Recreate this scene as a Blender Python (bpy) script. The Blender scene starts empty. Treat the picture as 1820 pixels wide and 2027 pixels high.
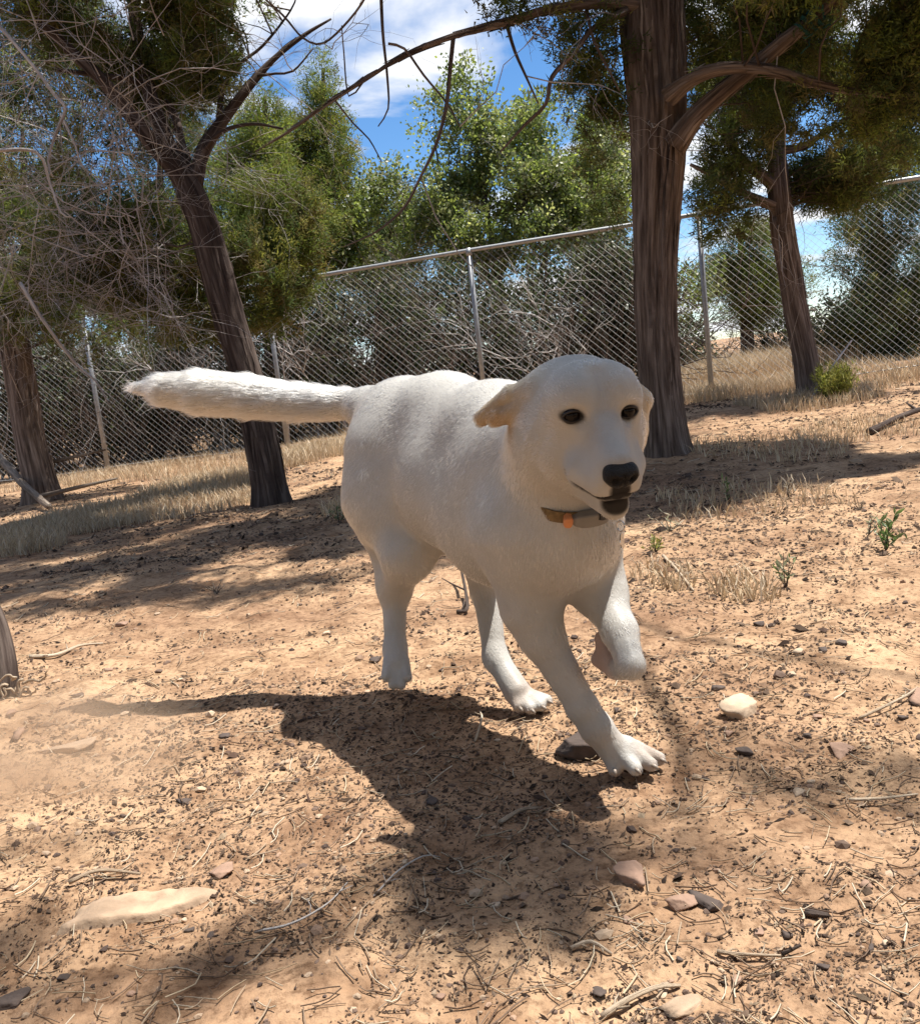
import bpy, math
import numpy as np
from mathutils import Vector, noise as mnoise

scene = bpy.context.scene
COL = scene.collection

# ------------------------------------------------------------------ camera
FPX, W0, H0 = 1866.0, 1820.0, 2027.0          # focal length in the units of a 1820 x 2027 picture
CAM = np.array([0.0, 0.0, 0.70])
PITCH, ROLL = math.radians(8.6), math.radians(6.6)
_F = np.array([0, math.cos(PITCH), -math.sin(PITCH)])
_U0 = np.array([0, math.sin(PITCH), math.cos(PITCH)])
_R0 = np.array([1.0, 0, 0])
_R = _R0 * math.cos(ROLL) - _U0 * math.sin(ROLL)
_U = _U0 * math.cos(ROLL) + _R0 * math.sin(ROLL)
cam_data = bpy.data.cameras.new('camera')
cam = bpy.data.objects.new('camera', cam_data)
COL.objects.link(cam)
from mathutils import Matrix
cam.matrix_world = Matrix(((_R[0], _U[0], -_F[0], CAM[0]), (_R[1], _U[1], -_F[1], CAM[1]),
                           (_R[2], _U[2], -_F[2], CAM[2]), (0, 0, 0, 1)))
cam_data.sensor_fit = 'HORIZONTAL'
cam_data.sensor_width = 36.0
cam_data.lens = 36.0 * FPX / W0
cam_data.clip_start = 0.05
cam_data.clip_end = 3000.0
scene.camera = cam

# ------------------------------------------------------------------ daylight
TO_SUN = np.array([0.36, 0.12, 1.0]); TO_SUN /= np.linalg.norm(TO_SUN)
SUN_EL = math.asin(TO_SUN[2]); SUN_AZ = math.atan2(TO_SUN[0], TO_SUN[1])
world = bpy.data.worlds.new('World'); scene.world = world; world.use_nodes = True
wn, wl = world.node_tree.nodes, world.node_tree.links
wn.clear()
w_out = wn.new('ShaderNodeOutputWorld'); w_bg = wn.new('ShaderNodeBackground')
w_sky = wn.new('ShaderNodeTexSky'); w_sky.sky_type = 'NISHITA'; w_sky.sun_disc = False
w_sky.sun_elevation = SUN_EL; w_sky.sun_rotation = SUN_AZ
w_sky.altitude = 1900.0; w_sky.air_density = 1.0; w_sky.dust_density = 0.25; w_sky.ozone_density = 3.0
w_bg.inputs['Strength'].default_value = 0.10
# fair-weather clouds: noise on the cloud deck seen in each direction
w_tc = wn.new('ShaderNodeTexCoord'); w_sep = wn.new('ShaderNodeSeparateXYZ')
w_max = wn.new('ShaderNodeMath'); w_max.operation = 'MAXIMUM'; w_max.inputs[1].default_value = 0.0
w_add = wn.new('ShaderNodeMath'); w_add.operation = 'ADD'; w_add.inputs[1].default_value = 0.11
w_dx = wn.new('ShaderNodeMath'); w_dx.operation = 'DIVIDE'
w_dy = wn.new('ShaderNodeMath'); w_dy.operation = 'DIVIDE'
w_cmb = wn.new('ShaderNodeCombineXYZ'); w_noi = wn.new('ShaderNodeTexNoise')
CLOUD_SHIFT = (7.5, 1.1, 0.0)
w_map = wn.new('ShaderNodeMapping'); w_map.inputs['Location'].default_value = CLOUD_SHIFT
w_noi.inputs['Scale'].default_value = 1.15; w_noi.inputs['Detail'].default_value = 7.0
w_noi.inputs['Roughness'].default_value = 0.52; w_noi.inputs['Distortion'].default_value = 0.25
w_ramp = wn.new('ShaderNodeValToRGB')
w_ramp.color_ramp.elements[0].position = 0.50; w_ramp.color_ramp.elements[0].color = (0, 0, 0, 1)
w_ramp.color_ramp.elements[1].position = 0.60; w_ramp.color_ramp.elements[1].color = (1, 1, 1, 1)
w_hue = wn.new('ShaderNodeHueSaturation'); w_hue.inputs['Saturation'].default_value = 1.2
w_mix = wn.new('ShaderNodeMixRGB'); w_mix.inputs['Color2'].default_value = (6.2, 6.3, 6.5, 1)
wl.new(w_tc.outputs['Generated'], w_sep.inputs[0])
wl.new(w_sep.outputs['Z'], w_max.inputs[0]); wl.new(w_max.outputs[0], w_add.inputs[0])
wl.new(w_sep.outputs['X'], w_dx.inputs[0]); wl.new(w_add.outputs[0], w_dx.inputs[1])
wl.new(w_sep.outputs['Y'], w_dy.inputs[0]); wl.new(w_add.outputs[0], w_dy.inputs[1])
wl.new(w_dx.outputs[0], w_cmb.inputs[0]); wl.new(w_dy.outputs[0], w_cmb.inputs[1])
wl.new(w_cmb.outputs[0], w_map.inputs['Vector']); wl.new(w_map.outputs[0], w_noi.inputs['Vector'])
wl.new(w_noi.outputs['Fac'], w_ramp.inputs['Fac']); wl.new(w_ramp.outputs['Color'], w_mix.inputs['Fac'])
wl.new(w_sky.outputs['Color'], w_hue.inputs['Color']); wl.new(w_hue.outputs['Color'], w_mix.inputs['Color1'])
wl.new(w_mix.outputs['Color'], w_bg.inputs['Color']); wl.new(w_bg.outputs[0], w_out.inputs['Surface'])

sun_data = bpy.data.lights.new('sun', 'SUN'); sun_data.energy = 5.0
sun_data.angle = math.radians(0.53); sun_data.color = (1.0, 0.95, 0.87)
sun = bpy.data.objects.new('sun', sun_data); COL.objects.link(sun)
sun.rotation_euler = Vector(TO_SUN).to_track_quat('Z', 'Y').to_euler(); sun.location = (3, 10, 20)

scene.view_settings.view_transform = 'Standard'
try: scene.view_settings.look = 'None'
except Exception: pass
scene.view_settings.gamma = 1.0; scene.view_settings.use_curve_mapping = False
scene.view_settings.exposure = 0.80
scene.render.engine = 'CYCLES'
cy = scene.cycles
cy.max_bounces = 8; cy.diffuse_bounces = 4; cy.glossy_bounces = 2; cy.transmission_bounces = 4
cy.volume_bounces = 3; cy.transparent_max_bounces = 8; cy.use_denoising = True; cy.sample_clamp_indirect = 6.0
cy.caustics_reflective = False; cy.caustics_refractive = False

# ------------------------------------------------------------------ helpers
def at(u, v, d):
    """A point of the place: seen at (u, v) of the 1820 x 2027 picture, d metres ahead of the camera."""
    return CAM + d * (_F + _R * ((u - W0 / 2) / FPX) + _U * ((H0 / 2 - v) / FPX))

def px(d):
    return d / FPX                             # metres per picture unit at depth d

_TAB = np.random.default_rng(7).random((32, 32, 32))
def vnoise(p):
    p = np.asarray(p, float); i = np.floor(p).astype(int); f = p - i; f = f * f * (3 - 2 * f)
    r = 0
    for a in (0, 1):
        for b in (0, 1):
            for c in (0, 1):
                w = (f[..., 0] if a else 1 - f[..., 0]) * (f[..., 1] if b else 1 - f[..., 1]) * (f[..., 2] if c else 1 - f[..., 2])
                r = r + w * _TAB[(i[..., 0] + a) % 32, (i[..., 1] + b) % 32, (i[..., 2] + c) % 32]
    return r
def fbm(p, o=4):
    p = np.asarray(p, float); r = 0; a = 0.5
    for k in range(o):
        r = r + a * vnoise(p * 2 ** k + 17.3 * k); a *= 0.5
    return r / (1 - 0.5 ** o)

def sstep(a, b, x):
    t = np.clip((np.asarray(x, float) - a) / (b - a), 0, 1); return t * t * (3 - 2 * t)

def ground_z(x, y):
    x = np.asarray(x, float); y = np.asarray(y, float)
    s = sstep(2.0, 9.0, y)
    far = sstep(12.0, 60.0, np.hypot(x, y))
    xc = np.clip(x, -12, 12)
    z = 0.022 * xc * s + 0.0085 * np.clip(y - 1.5, 0, 12)
    p = np.stack([x, y, np.zeros_like(x)], -1)
    nearness = 1 - sstep(14, 40, np.hypot(x, y))
    z = z + (fbm(p * 0.9 + 5.0, 3) - 0.5) * 0.10 * nearness * sstep(1.2, 4.0, np.hypot(x - .1, y - 1.6))
    z = z + (fbm(p * 4.5 + 11.0, 3) - 0.5) * 0.035 * nearness
    z = z + far * (fbm(p * 0.02 + 3.0, 2) - 0.5) * 3.0 - far * 0.6
    return z

def ground_at(u, v):
    """Where the ray through (u, v) meets the soil."""
    lo, hi = 0.6, 60.0
    for _ in range(50):
        m = 0.5 * (lo + hi); p = at(u, v, m)
        if p[2] > ground_z(p[0], p[1]): lo = m
        else: hi = m
    p = at(u, v, lo); p[2] = float(ground_z(p[0], p[1]))
    return p

def depth_of(p):
    return float(np.dot(np.asarray(p) - CAM, _F))

class MB:
    """Collects vertices and faces (numpy) and links them as ONE mesh object."""
    def __init__(s):
        s.v = []; s.f = {}; s.n = 0; s.c = []; s.b = []
    def add(s, V, F, col=None, bark=None):
        V = np.asarray(V, float).reshape(-1, 3)
        F = np.asarray(F, int)
        s.f.setdefault(F.shape[1], []).append(F + s.n)
        s.v.append(V); s.n += len(V)
        if col is not None:
            c = np.asarray(col, float)
            if c.ndim == 1: c = np.repeat(c[None], len(V), 0)
            s.c.append(c)
        if bark is not None: s.b.append(np.asarray(bark, float))
        return s
    def build(s, name, mat, parent=None, smooth=True, origin=None):
        me = bpy.data.meshes.new(name)
        V = np.concatenate(s.v)
        if origin is not None: V = V - np.asarray(origin)
        me.vertices.add(len(V)); me.vertices.foreach_set('co', V.astype(np.float32).ravel())
        idx = []; start = []; tot = []; k = 0
        for n, Fs in s.f.items():
            F = np.concatenate(Fs); idx.append(F.ravel())
            start.append(k + np.arange(len(F)) * n); tot.append(np.full(len(F), n)); k += F.size
        idx = np.concatenate(idx); start = np.concatenate(start); tot = np.concatenate(tot)
        me.loops.add(len(idx)); me.loops.foreach_set('vertex_index', idx.astype(np.int32))
        me.polygons.add(len(start)); me.polygons.foreach_set('loop_start', start.astype(np.int32))
        me.polygons.foreach_set('use_smooth', np.full(len(start), smooth))
        if s.c:
            C = np.concatenate(s.c); a = me.attributes.new('tint', 'FLOAT_COLOR', 'POINT')
            a.data.foreach_set('color', np.concatenate([C, np.ones((len(C), 1))], 1).astype(np.float32).ravel())
        if s.b:
            B = np.concatenate(s.b); a = me.attributes.new('grain', 'FLOAT_VECTOR', 'POINT')
            a.data.foreach_set('vector', B.astype(np.float32).ravel())
        me.update(calc_edges=True); me.validate()
        if isinstance(mat, (list, tuple)):
            for m in mat: me.materials.append(m)
        elif mat: me.materials.append(mat)
        o = bpy.data.objects.new(name, me); COL.objects.link(o)
        if parent is not None:
            o.parent = parent
            o.location = -Vector(parent.location) if origin is None else Vector(origin) - Vector(parent.location)
        elif origin is not None: o.location = origin
        return o

def tag(o, label=None, cat=None, group=None, kind=None):
    if label: o['label'] = label
    if cat: o['category'] = cat
    if group: o['group'] = group
    if kind: o['kind'] = kind
    return o

def thing(name, loc, label, cat, group=None):
    o = bpy.data.objects.new(name, None); COL.objects.link(o)
    o.location = [float(q) for q in loc]; o.empty_display_size = 0.1
    return tag(o, label, cat, group)

def spline(P, R, step):
    """Catmull-Rom through the points P (with radii R), resampled about every step metres."""
    P = np.asarray(P, float); R = np.asarray(R, float)
    Q = np.concatenate([[2 * P[0] - P[1]], P, [2 * P[-1] - P[-2]]]); S = np.concatenate([[R[0]], R, [R[-1]]])
    out = []; rad = []
    for i in range(len(P) - 1):
        n = max(1, int(math.ceil(np.linalg.norm(P[i + 1] - P[i]) / step)))
        t = (np.arange(n) / n)[:, None]
        a, b, c, d = Q[i], Q[i + 1], Q[i + 2], Q[i + 3]
        out.append(0.5 * (2 * b + (c - a) * t + (2 * a - 5 * b + 4 * c - d) * t ** 2 + (3 * b - a - 3 * c + d) * t ** 3))
        rad.append(R[i] + (R[i + 1] - R[i]) * t[:, 0])
    out.append(P[-1:]); rad.append(R[-1:])
    return np.concatenate(out), np.concatenate(rad)

def frames(P):
    T = np.gradient(P, axis=0); T /= np.linalg.norm(T, axis=1, keepdims=True) + 1e-12
    N = np.zeros_like(P)
    r = np.array([1.0, 0, 0]) if abs(T[0][0]) < 0.8 else np.array([0, 1.0, 0])
    n = r - T[0] * np.dot(r, T[0]); n /= np.linalg.norm(n); N[0] = n
    for i in range(1, len(P)):
        n = n - T[i] * np.dot(n, T[i]); n /= np.linalg.norm(n) + 1e-12; N[i] = n
    return T, N, np.cross(T, N)

def tube(mb, P, R, sides=6, step=None, rough=0.0, seed=0.0, col=None, caps=True, rfun=None):
    P = np.asarray(P, float)
    R = np.full(len(P), R) if np.isscalar(R) else np.asarray(R, float)
    if step: P, R = spline(P, R, step)
    T, N, B = frames(P)
    a = np.arange(sides) * 2 * math.pi / sides
    L = np.concatenate([[0], np.cumsum(np.linalg.norm(np.diff(P, axis=0), axis=1))])
    rr = np.repeat(R[:, None], sides, 1)
    rm = max(float(R.max()), 1e-4)
    G = np.stack([np.repeat(np.cos(a)[None], len(P), 0) * rm, np.repeat(np.sin(a)[None], len(P), 0) * rm,
                  np.repeat(L[:, None], sides, 1)], -1) + seed
    if rough:
        q = np.stack([G[..., 0] / rm * 2.6, G[..., 1] / rm * 2.6, G[..., 2] * 2.2], -1) + seed * 3.1
        rr = rr * (1 + rough * (fbm(q, 3) - 0.5) * 2)
    if rfun is not None: rr = rfun(rr, a, L, G)
    V = P[:, None] + N[:, None] * (np.cos(a)[None, :, None] * rr[..., None]) + B[:, None] * (np.sin(a)[None, :, None] * rr[..., None])
    n = len(P); i = np.arange(n - 1)[:, None] * sides; j = np.arange(sides)[None]; k = (j + 1) % sides
    F = np.stack([i + j, i + k, i + sides + k, i + sides + j], -1).reshape(-1, 4)
    V = V.reshape(-1, 3); Gf = G.reshape(-1, 3)
    base = mb.n
    mb.add(V, F, col, Gf)
    if caps:
        for ring, flip in ((0, True), (n - 1, False)):
            idx = base + ring * sides + np.arange(sides)
            if flip: idx = idx[::-1]
            mb.f.setdefault(sides, []).append(idx[None])
    return mb

# ------------------------------------------------------------------ materials
def material(name):
    m = bpy.data.materials.new(name); m.use_nodes = True
    n, l = m.node_tree.nodes, m.node_tree.links
    n.clear(); out = n.new('ShaderNodeOutputMaterial')
    return m, n, l, out

def ramp(n, stops):
    r = n.new('ShaderNodeValToRGB'); e = r.color_ramp.elements
    while len(e) > 1: e.remove(e[-1])
    e[0].position = stops[0][0]; e[0].color = (*stops[0][1], 1)
    for p, c in stops[1:]:
        q = e.new(p); q.color = (*c, 1)
    return r

def mat_plain(name, col, rough=0.6, metal=0.0, var=0.15, scale=30.0, bump=0.0):
    m, n, l, out = material(name)
    b = n.new('ShaderNodeBsdfPrincipled'); b.inputs['Roughness'].default_value = rough; b.inputs['Metallic'].default_value = metal
    tc = n.new('ShaderNodeTexCoord'); t = n.new('ShaderNodeTexNoise'); t.inputs['Scale'].default_value = scale; t.inputs['Detail'].default_value = 5
    c = np.array(col)
    r = ramp(n, [(0.25, tuple(c * (1 - var))), (0.75, tuple(np.minimum(c * (1 + var), 0.95)))])
    l.new(tc.outputs['Object'], t.inputs['Vector']); l.new(t.outputs['Fac'], r.inputs[0]); l.new(r.outputs[0], b.inputs['Base Color'])
    if bump:
        bp = n.new('ShaderNodeBump'); bp.inputs['Strength'].default_value = bump; bp.inputs['Distance'].default_value = 0.01
        l.new(t.outputs['Fac'], bp.inputs['Height']); l.new(bp.outputs[0], b.inputs['Normal'])
    l.new(b.outputs[0], out.inputs[0]); return m

def mat_tint(name, rough=0.8, transl=0.0, gloss=0.0, gain=1.0):
    """Colour from the mesh's own tint, optionally letting light through (leaves, grass)."""
    m, n, l, out = material(name)
    a = n.new('ShaderNodeAttribute'); a.attribute_name = 'tint'
    d = n.new('ShaderNodeBsdfPrincipled'); d.inputs['Roughness'].default_value = rough
    d.inputs['Specular IOR Level'].default_value = gloss
    l.new(a.outputs['Color'], d.inputs['Base Color'])
    if transl:
        t = n.new('ShaderNodeBsdfTranslucent'); x = n.new('ShaderNodeMixShader'); x.inputs[0].default_value = transl
        h = n.new('ShaderNodeHueSaturation'); h.inputs['Value'].default_value = 1.35; h.inputs['Saturation'].default_value = 1.1
        l.new(a.outputs['Color'], h.inputs['Color']); l.new(h.outputs[0], t.inputs['Color'])
        l.new(d.outputs[0], x.inputs[1]); l.new(t.outputs[0], x.inputs[2]); l.new(x.outputs[0], out.inputs[0])
    else: l.new(d.outputs[0], out.inputs[0])
    return m

def mat_bark(name, dark, mid, light, scale=34.0, stretch=0.09, bump=1.0):
    m, n, l, out = material(name)
    a = n.new('ShaderNodeAttribute'); a.attribute_name = 'grain'
    mp = n.new('ShaderNodeMapping'); mp.inputs['Scale'].default_value = (1, 1, stretch)
    t = n.new('ShaderNodeTexNoise'); t.inputs['Scale'].default_value = scale; t.inputs['Detail'].default_value = 6; t.inputs['Roughness'].default_value = 0.65
    t2 = n.new('ShaderNodeTexNoise'); t2.inputs['Scale'].default_value = scale * 0.25; t2.inputs['Detail'].default_value = 3
    r = ramp(n, [(0.30, dark), (0.50, mid), (0.72, light)])
    mx = n.new('ShaderNodeMixRGB'); mx.blend_type = 'MULTIPLY'; mx.inputs[0].default_value = 0.7
    r2 = ramp(n, [(0.3, (0.72, 0.64, 0.60)), (0.65, (1.15, 1.13, 1.12))])
    b = n.new('ShaderNodeBsdfPrincipled'); b.inputs['Roughness'].default_value = 0.9; b.inputs['Specular IOR Level'].default_value = 0.2
    bp = n.new('ShaderNodeBump'); bp.inputs['Strength'].default_value = bump; bp.inputs['Distance'].default_value = 0.012
    l.new(a.outputs['Vector'], mp.inputs[0]); l.new(mp.outputs[0], t.inputs['Vector']); l.new(mp.outputs[0], t2.inputs['Vector'])
    l.new(t.outputs['Fac'], r.inputs[0]); l.new(t2.outputs['Fac'], r2.inputs[0])
    l.new(r.outputs[0], mx.inputs[1]); l.new(r2.outputs[0], mx.inputs[2]); l.new(mx.outputs[0], b.inputs['Base Color'])
    l.new(t.outputs['Fac'], bp.inputs['Height']); l.new(bp.outputs[0], b.inputs['Normal']); l.new(b.outputs[0], out.inputs[0])
    return m

M_BARK = mat_bark('juniper bark', (0.040, 0.029, 0.024), (0.155, 0.12, 0.10), (0.34, 0.28, 0.24))
M_BARK_DARK = mat_bark('dark juniper bark', (0.022, 0.016, 0.014), (0.070, 0.052, 0.045), (0.18, 0.145, 0.125))
M_BARK_GREY = mat_bark('grey weathered bark', (0.06, 0.048, 0.04), (0.19, 0.155, 0.125), (0.38, 0.33, 0.28))
M_TWIG = mat_bark('dead grey twig', (0.24, 0.22, 0.21), (0.50, 0.475, 0.455), (0.68, 0.66, 0.64), scale=60)
M_TWIG_DARK = mat_bark('dark twig', (0.035, 0.027, 0.024), (0.10, 0.078, 0.066), (0.20, 0.16, 0.14), scale=60)
M_LEAF = mat_tint('juniper leaf', 0.7, 0.38, 0.25)
M_OAK = mat_tint('oak leaf', 0.45, 0.42, 0.5)
M_DRY = mat_tint('dry grass blade', 0.8, 0.15, 0.1)
M_LITTER = mat_tint('ground litter', 0.9, 0.0, 0.1)
M_STEEL = mat_plain('galvanised steel', (0.36, 0.37, 0.38), 0.5, 0.6, 0.18, 40)
M_WIRE = mat_plain('galvanised wire', (0.38, 0.38, 0.37), 0.5, 0.55, 0.12, 60)
# ------------------------------------------------------------------ the ground
def soil_material():
    m, n, l, out = material('sandy soil')
    tc = n.new('ShaderNodeTexCoord')
    def noi(scale, detail=6, rough=0.6):
        t = n.new('ShaderNodeTexNoise'); t.inputs['Scale'].default_value = scale; t.inputs['Detail'].default_value = detail
        t.inputs['Roughness'].default_value = rough; l.new(tc.outputs['Object'], t.inputs['Vector']); return t
    t1 = noi(1.6, 4); t2 = noi(9.0, 6); t3 = noi(60, 5, 0.7); t4 = noi(260, 3)
    r1 = ramp(n, [(0.32, (0.27, 0.165, 0.103)), (0.52, (0.40, 0.262, 0.162)), (0.70, (0.485, 0.33, 0.205))])
    r2 = ramp(n, [(0.34, (0.50, 0.44, 0.41)), (0.56, (1.0, 1.0, 1.0)), (0.75, (1.12, 1.10, 1.06))])
    r3 = ramp(n, [(0.36, (0.48, 0.43, 0.40)), (0.50, (1.0, 1.0, 1.0)), (0.68, (1.18, 1.16, 1.12))])
    m1 = n.new('ShaderNodeMixRGB'); m1.blend_type = 'MULTIPLY'; m1.inputs[0].default_value = 0.8
    m2 = n.new('ShaderNodeMixRGB'); m2.blend_type = 'MULTIPLY'; m2.inputs[0].default_value = 0.85
    v = n.new('ShaderNodeTexVoronoi'); v.inputs['Scale'].default_value = 85; l.new(tc.outputs['Object'], v.inputs['Vector'])
    b = n.new('ShaderNodeBsdfPrincipled'); b.inputs['Roughness'].default_value = 0.95; b.inputs['Specular IOR Level'].default_value = 0.1
    l.new(t1.outputs['Fac'], r1.inputs[0]); l.new(t2.outputs['Fac'], r2.inputs[0]); l.new(t3.outputs['Fac'], r3.inputs[0])
    l.new(r1.outputs[0], m1.inputs[1]); l.new(r2.outputs[0], m1.inputs[2])
    l.new(m1.outputs[0], m2.inputs[1]); l.new(r3.outputs[0], m2.inputs[2]); l.new(m2.outputs[0], b.inputs['Base Color'])
    b1 = n.new('ShaderNodeBump'); b1.inputs['Strength'].default_value = 0.8; b1.inputs['Distance'].default_value = 0.02
    b2 = n.new('ShaderNodeBump'); b2.inputs['Strength'].default_value = 0.7; b2.inputs['Distance'].default_value = 0.006
    b3 = n.new('ShaderNodeBump'); b3.inputs['Strength'].default_value = 0.5; b3.inputs['Distance'].default_value = 0.004
    l.new(t2.outputs['Fac'], b1.inputs['Height']); l.new(t3.outputs['Fac'], b2.inputs['Height'])
    l.new(v.outputs['Distance'], b3.inputs['Height'])
    l.new(b1.outputs[0], b2.inputs['Normal']); l.new(b2.outputs[0], b3.inputs['Normal']); l.new(b3.outputs[0], b.inputs['Normal'])
    l.new(b.outputs[0], out.inputs[0]); return m
M_SOIL = soil_material()

def build_ground():
    nx, ny = 430, 520
    tx = np.linspace(-1, 1, nx); xs = 0.42 * np.sinh(tx * 7.6)
    ty = np.linspace(-1, 1, ny); ys = 1.9 + 0.50 * np.sinh(ty * 7.4)
    X, Y = np.meshgrid(xs, ys)
    Z = ground_z(X, Y)
    p = np.stack([X, Y, X * 0], -1)
    near = 1 - sstep(4, 9, np.hypot(X, Y))
    Z = Z + near * ((fbm(p * 14, 3) - 0.5) * 0.024 + (fbm(p * 45 + 3, 2) - 0.5) * 0.008)
    V = np.stack([X, Y, Z], -1).reshape(-1, 3)
    i = np.arange(ny - 1)[:, None] * nx; j = np.arange(nx - 1)[None]
    F = np.stack([i + j, i + j + 1, i + nx + j + 1, i + nx + j], -1).reshape(-1, 4)
    o = MB().add(V, F).build('ground', M_SOIL)
    tag(o, 'bare reddish sandy soil strewn with chips and twigs', kind='structure')
build_ground()
# ------------------------------------------------------------------ chain link fence
FA, FB = at(200, 935, 10.8), at(1750, 743, 9.1)
FA[2] = ground_z(FA[0], FA[1]); FB[2] = ground_z(FB[0], FB[1])
FDIR = (FB - FA)[:2] / np.linalg.norm((FB - FA)[:2])
def fence_s(u):
    """Distance along the fence line where the picture column u (near v = 600) crosses it."""
    lo, hi = -30.0, 30.0
    def col(s):
        p = np.array([FA[0] + FDIR[0] * s, FA[1] + FDIR[1] * s, 0.9]) - CAM
        return W0 / 2 + FPX * (p @ _R) / (p @ _F)
    for _ in range(60):
        m = (lo + hi) / 2
        if col(m) < u: lo = m
        else: hi = m
    return lo
FENCE_H = 1.78
def fence_pt(s, z):
    x, y = FA[0] + FDIR[0] * s, FA[1] + FDIR[1] * s
    return np.array([x, y, FENCE_Z0 + FENCE_SL * s + z])
_s1, _s2 = fence_s(200), fence_s(1750)
FENCE_Z0 = at(200, 935, 10.8)[2]; FENCE_SL = (at(1750, 743, 9.1)[2] - FENCE_Z0) / np.linalg.norm((FB - FA)[:2])
def build_fence():
    s0, s3 = fence_s(200) - 5.2, fence_s(1750) + 5.2
    root = thing('chain_link_fence', fence_pt(fence_s(950), 0), 'galvanised chain link fence with round posts and top rail crossing behind the dog', 'fence')
    posts = [fence_s(u) for u in (188, 548, 948, 1397, 1850)]
    for s in [posts[0] - 4.4, posts[0] - 2.2] + posts + [posts[-1] + 2.3]:
        p = fence_pt(s, 0); g = float(ground_z(p[0], p[1])) - .12
        m = MB(); tube(m, [np.array([p[0], p[1], g]), p + (0, 0, .8), p + (0, 0, FENCE_H - .01)], [.026] * 3, 14)
        post = m.build('post', M_STEEL, root)
        cap = MB(); tube(cap, [p + (0, 0, FENCE_H - .05), p + (0, 0, FENCE_H - .012), p + (0, 0, FENCE_H + .03)], [.031, .033, .020], 14)
        o = cap.build('post_cap', M_STEEL, post); o.location = -Vector(root.location) - post.location
    n = 60; t = np.linspace(s0, s3, n)
    m = MB(); tube(m, np.array([fence_pt(q, FENCE_H + .004 * math.sin(q * 1.7)) for q in t]), np.full(n, .0215), 12); m.build('top_rail', M_STEEL, root)
    m = MB(); tube(m, np.array([fence_pt(q, .045 + .012 * math.sin(q * 2.3)) for q in t]), np.full(n, .006), 6); m.build('tension_wire', M_WIRE, root)
    # woven mesh: each picket is a flattened helix hooked into the next
    w = .036; nz = int(round((FENCE_H - .03) / w / 2)); cnt = int((s3 - s0) / w)
    nrm = np.array([FDIR[1], -FDIR[0], 0.0])
    mb = MB(); k = np.arange(nz * 2 + 1); rng = np.random.default_rng(5)
    Vs = []; Fs = []; ns = 3
    for i in range(cnt):
        s = s0 + i * w
        zz = .03 + k * w
        off = np.where((k + i) % 2 == 0, 0.0, w) + rng.normal(0, .0012, len(k))
        base = np.array([fence_pt(s, 0)]) + np.array([FDIR[0], FDIR[1], FENCE_SL]) * off[:, None]; base[:, 2] += zz
        d = np.where((k + i) % 2 == 0, -.004, .004); bulge = .010 * math.sin(s * 2.1) * np.sin(zz * 2.6)
        base = base + nrm * (d + bulge)[:, None]
        a, b = base[:-1], base[1:]
        wire = np.where((np.arange(len(a)) + i) % 2 == 1, .0018, .0010)      # one slope of the weave drawn thicker, so its lines stand out
        f = (b - a) / np.linalg.norm(b - a, axis=1, keepdims=True); e1 = np.cross(f, nrm)
        ring = [(e1 * math.cos(2 * math.pi * j / ns) + nrm * math.sin(2 * math.pi * j / ns)) * wire[:, None] for j in range(ns)]
        V = np.stack([a + r for r in ring] + [b + r for r in ring], 1)
        o = np.arange(len(a))[:, None] * 6
        F = np.concatenate([o + np.array([[j, (j + 1) % 3, 3 + (j + 1) % 3, 3 + j]]) for j in range(3)])
        mb.add(V.reshape(-1, 3), F)
    tag(mb.build('wire_mesh', M_WIRE, root, smooth=False), kind='stuff')
build_fence()

# ------------------------------------------------------------------ trees
RNG = np.random.default_rng(99)
def unit(v): return v / (np.linalg.norm(v, axis=-1, keepdims=True) + 1e-12)

def ellipsoid_clumps(blobs, n, rng, gap=0.42, freq=2.2, shell=.45):
    """Clump centres spread through the volume of the blobs, thinned by noise so that gaps stay open."""
    vol = np.array([(b[1] * b[2] * b[3]) ** .8 * b[4] for b in blobs]); out = []
    for b, c in zip(blobs, (vol / vol.sum() * n).astype(int) + 1):
        m = c * 4
        d = unit(rng.normal(size=(m, 3))); r = (shell + (1 - shell) * rng.random(m)) ** .7 * rng.random(m) ** .18
        p = b[0] + d * r[:, None] * np.array(b[1:4])
        keep = fbm(p * freq + 40, 3) > gap
        p = p[keep][:c]; d = d[keep][:c]
        out.append(np.concatenate([p, d], 1))
    o = np.concatenate(out); return o[:, :3], o[:, 3:]

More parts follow.
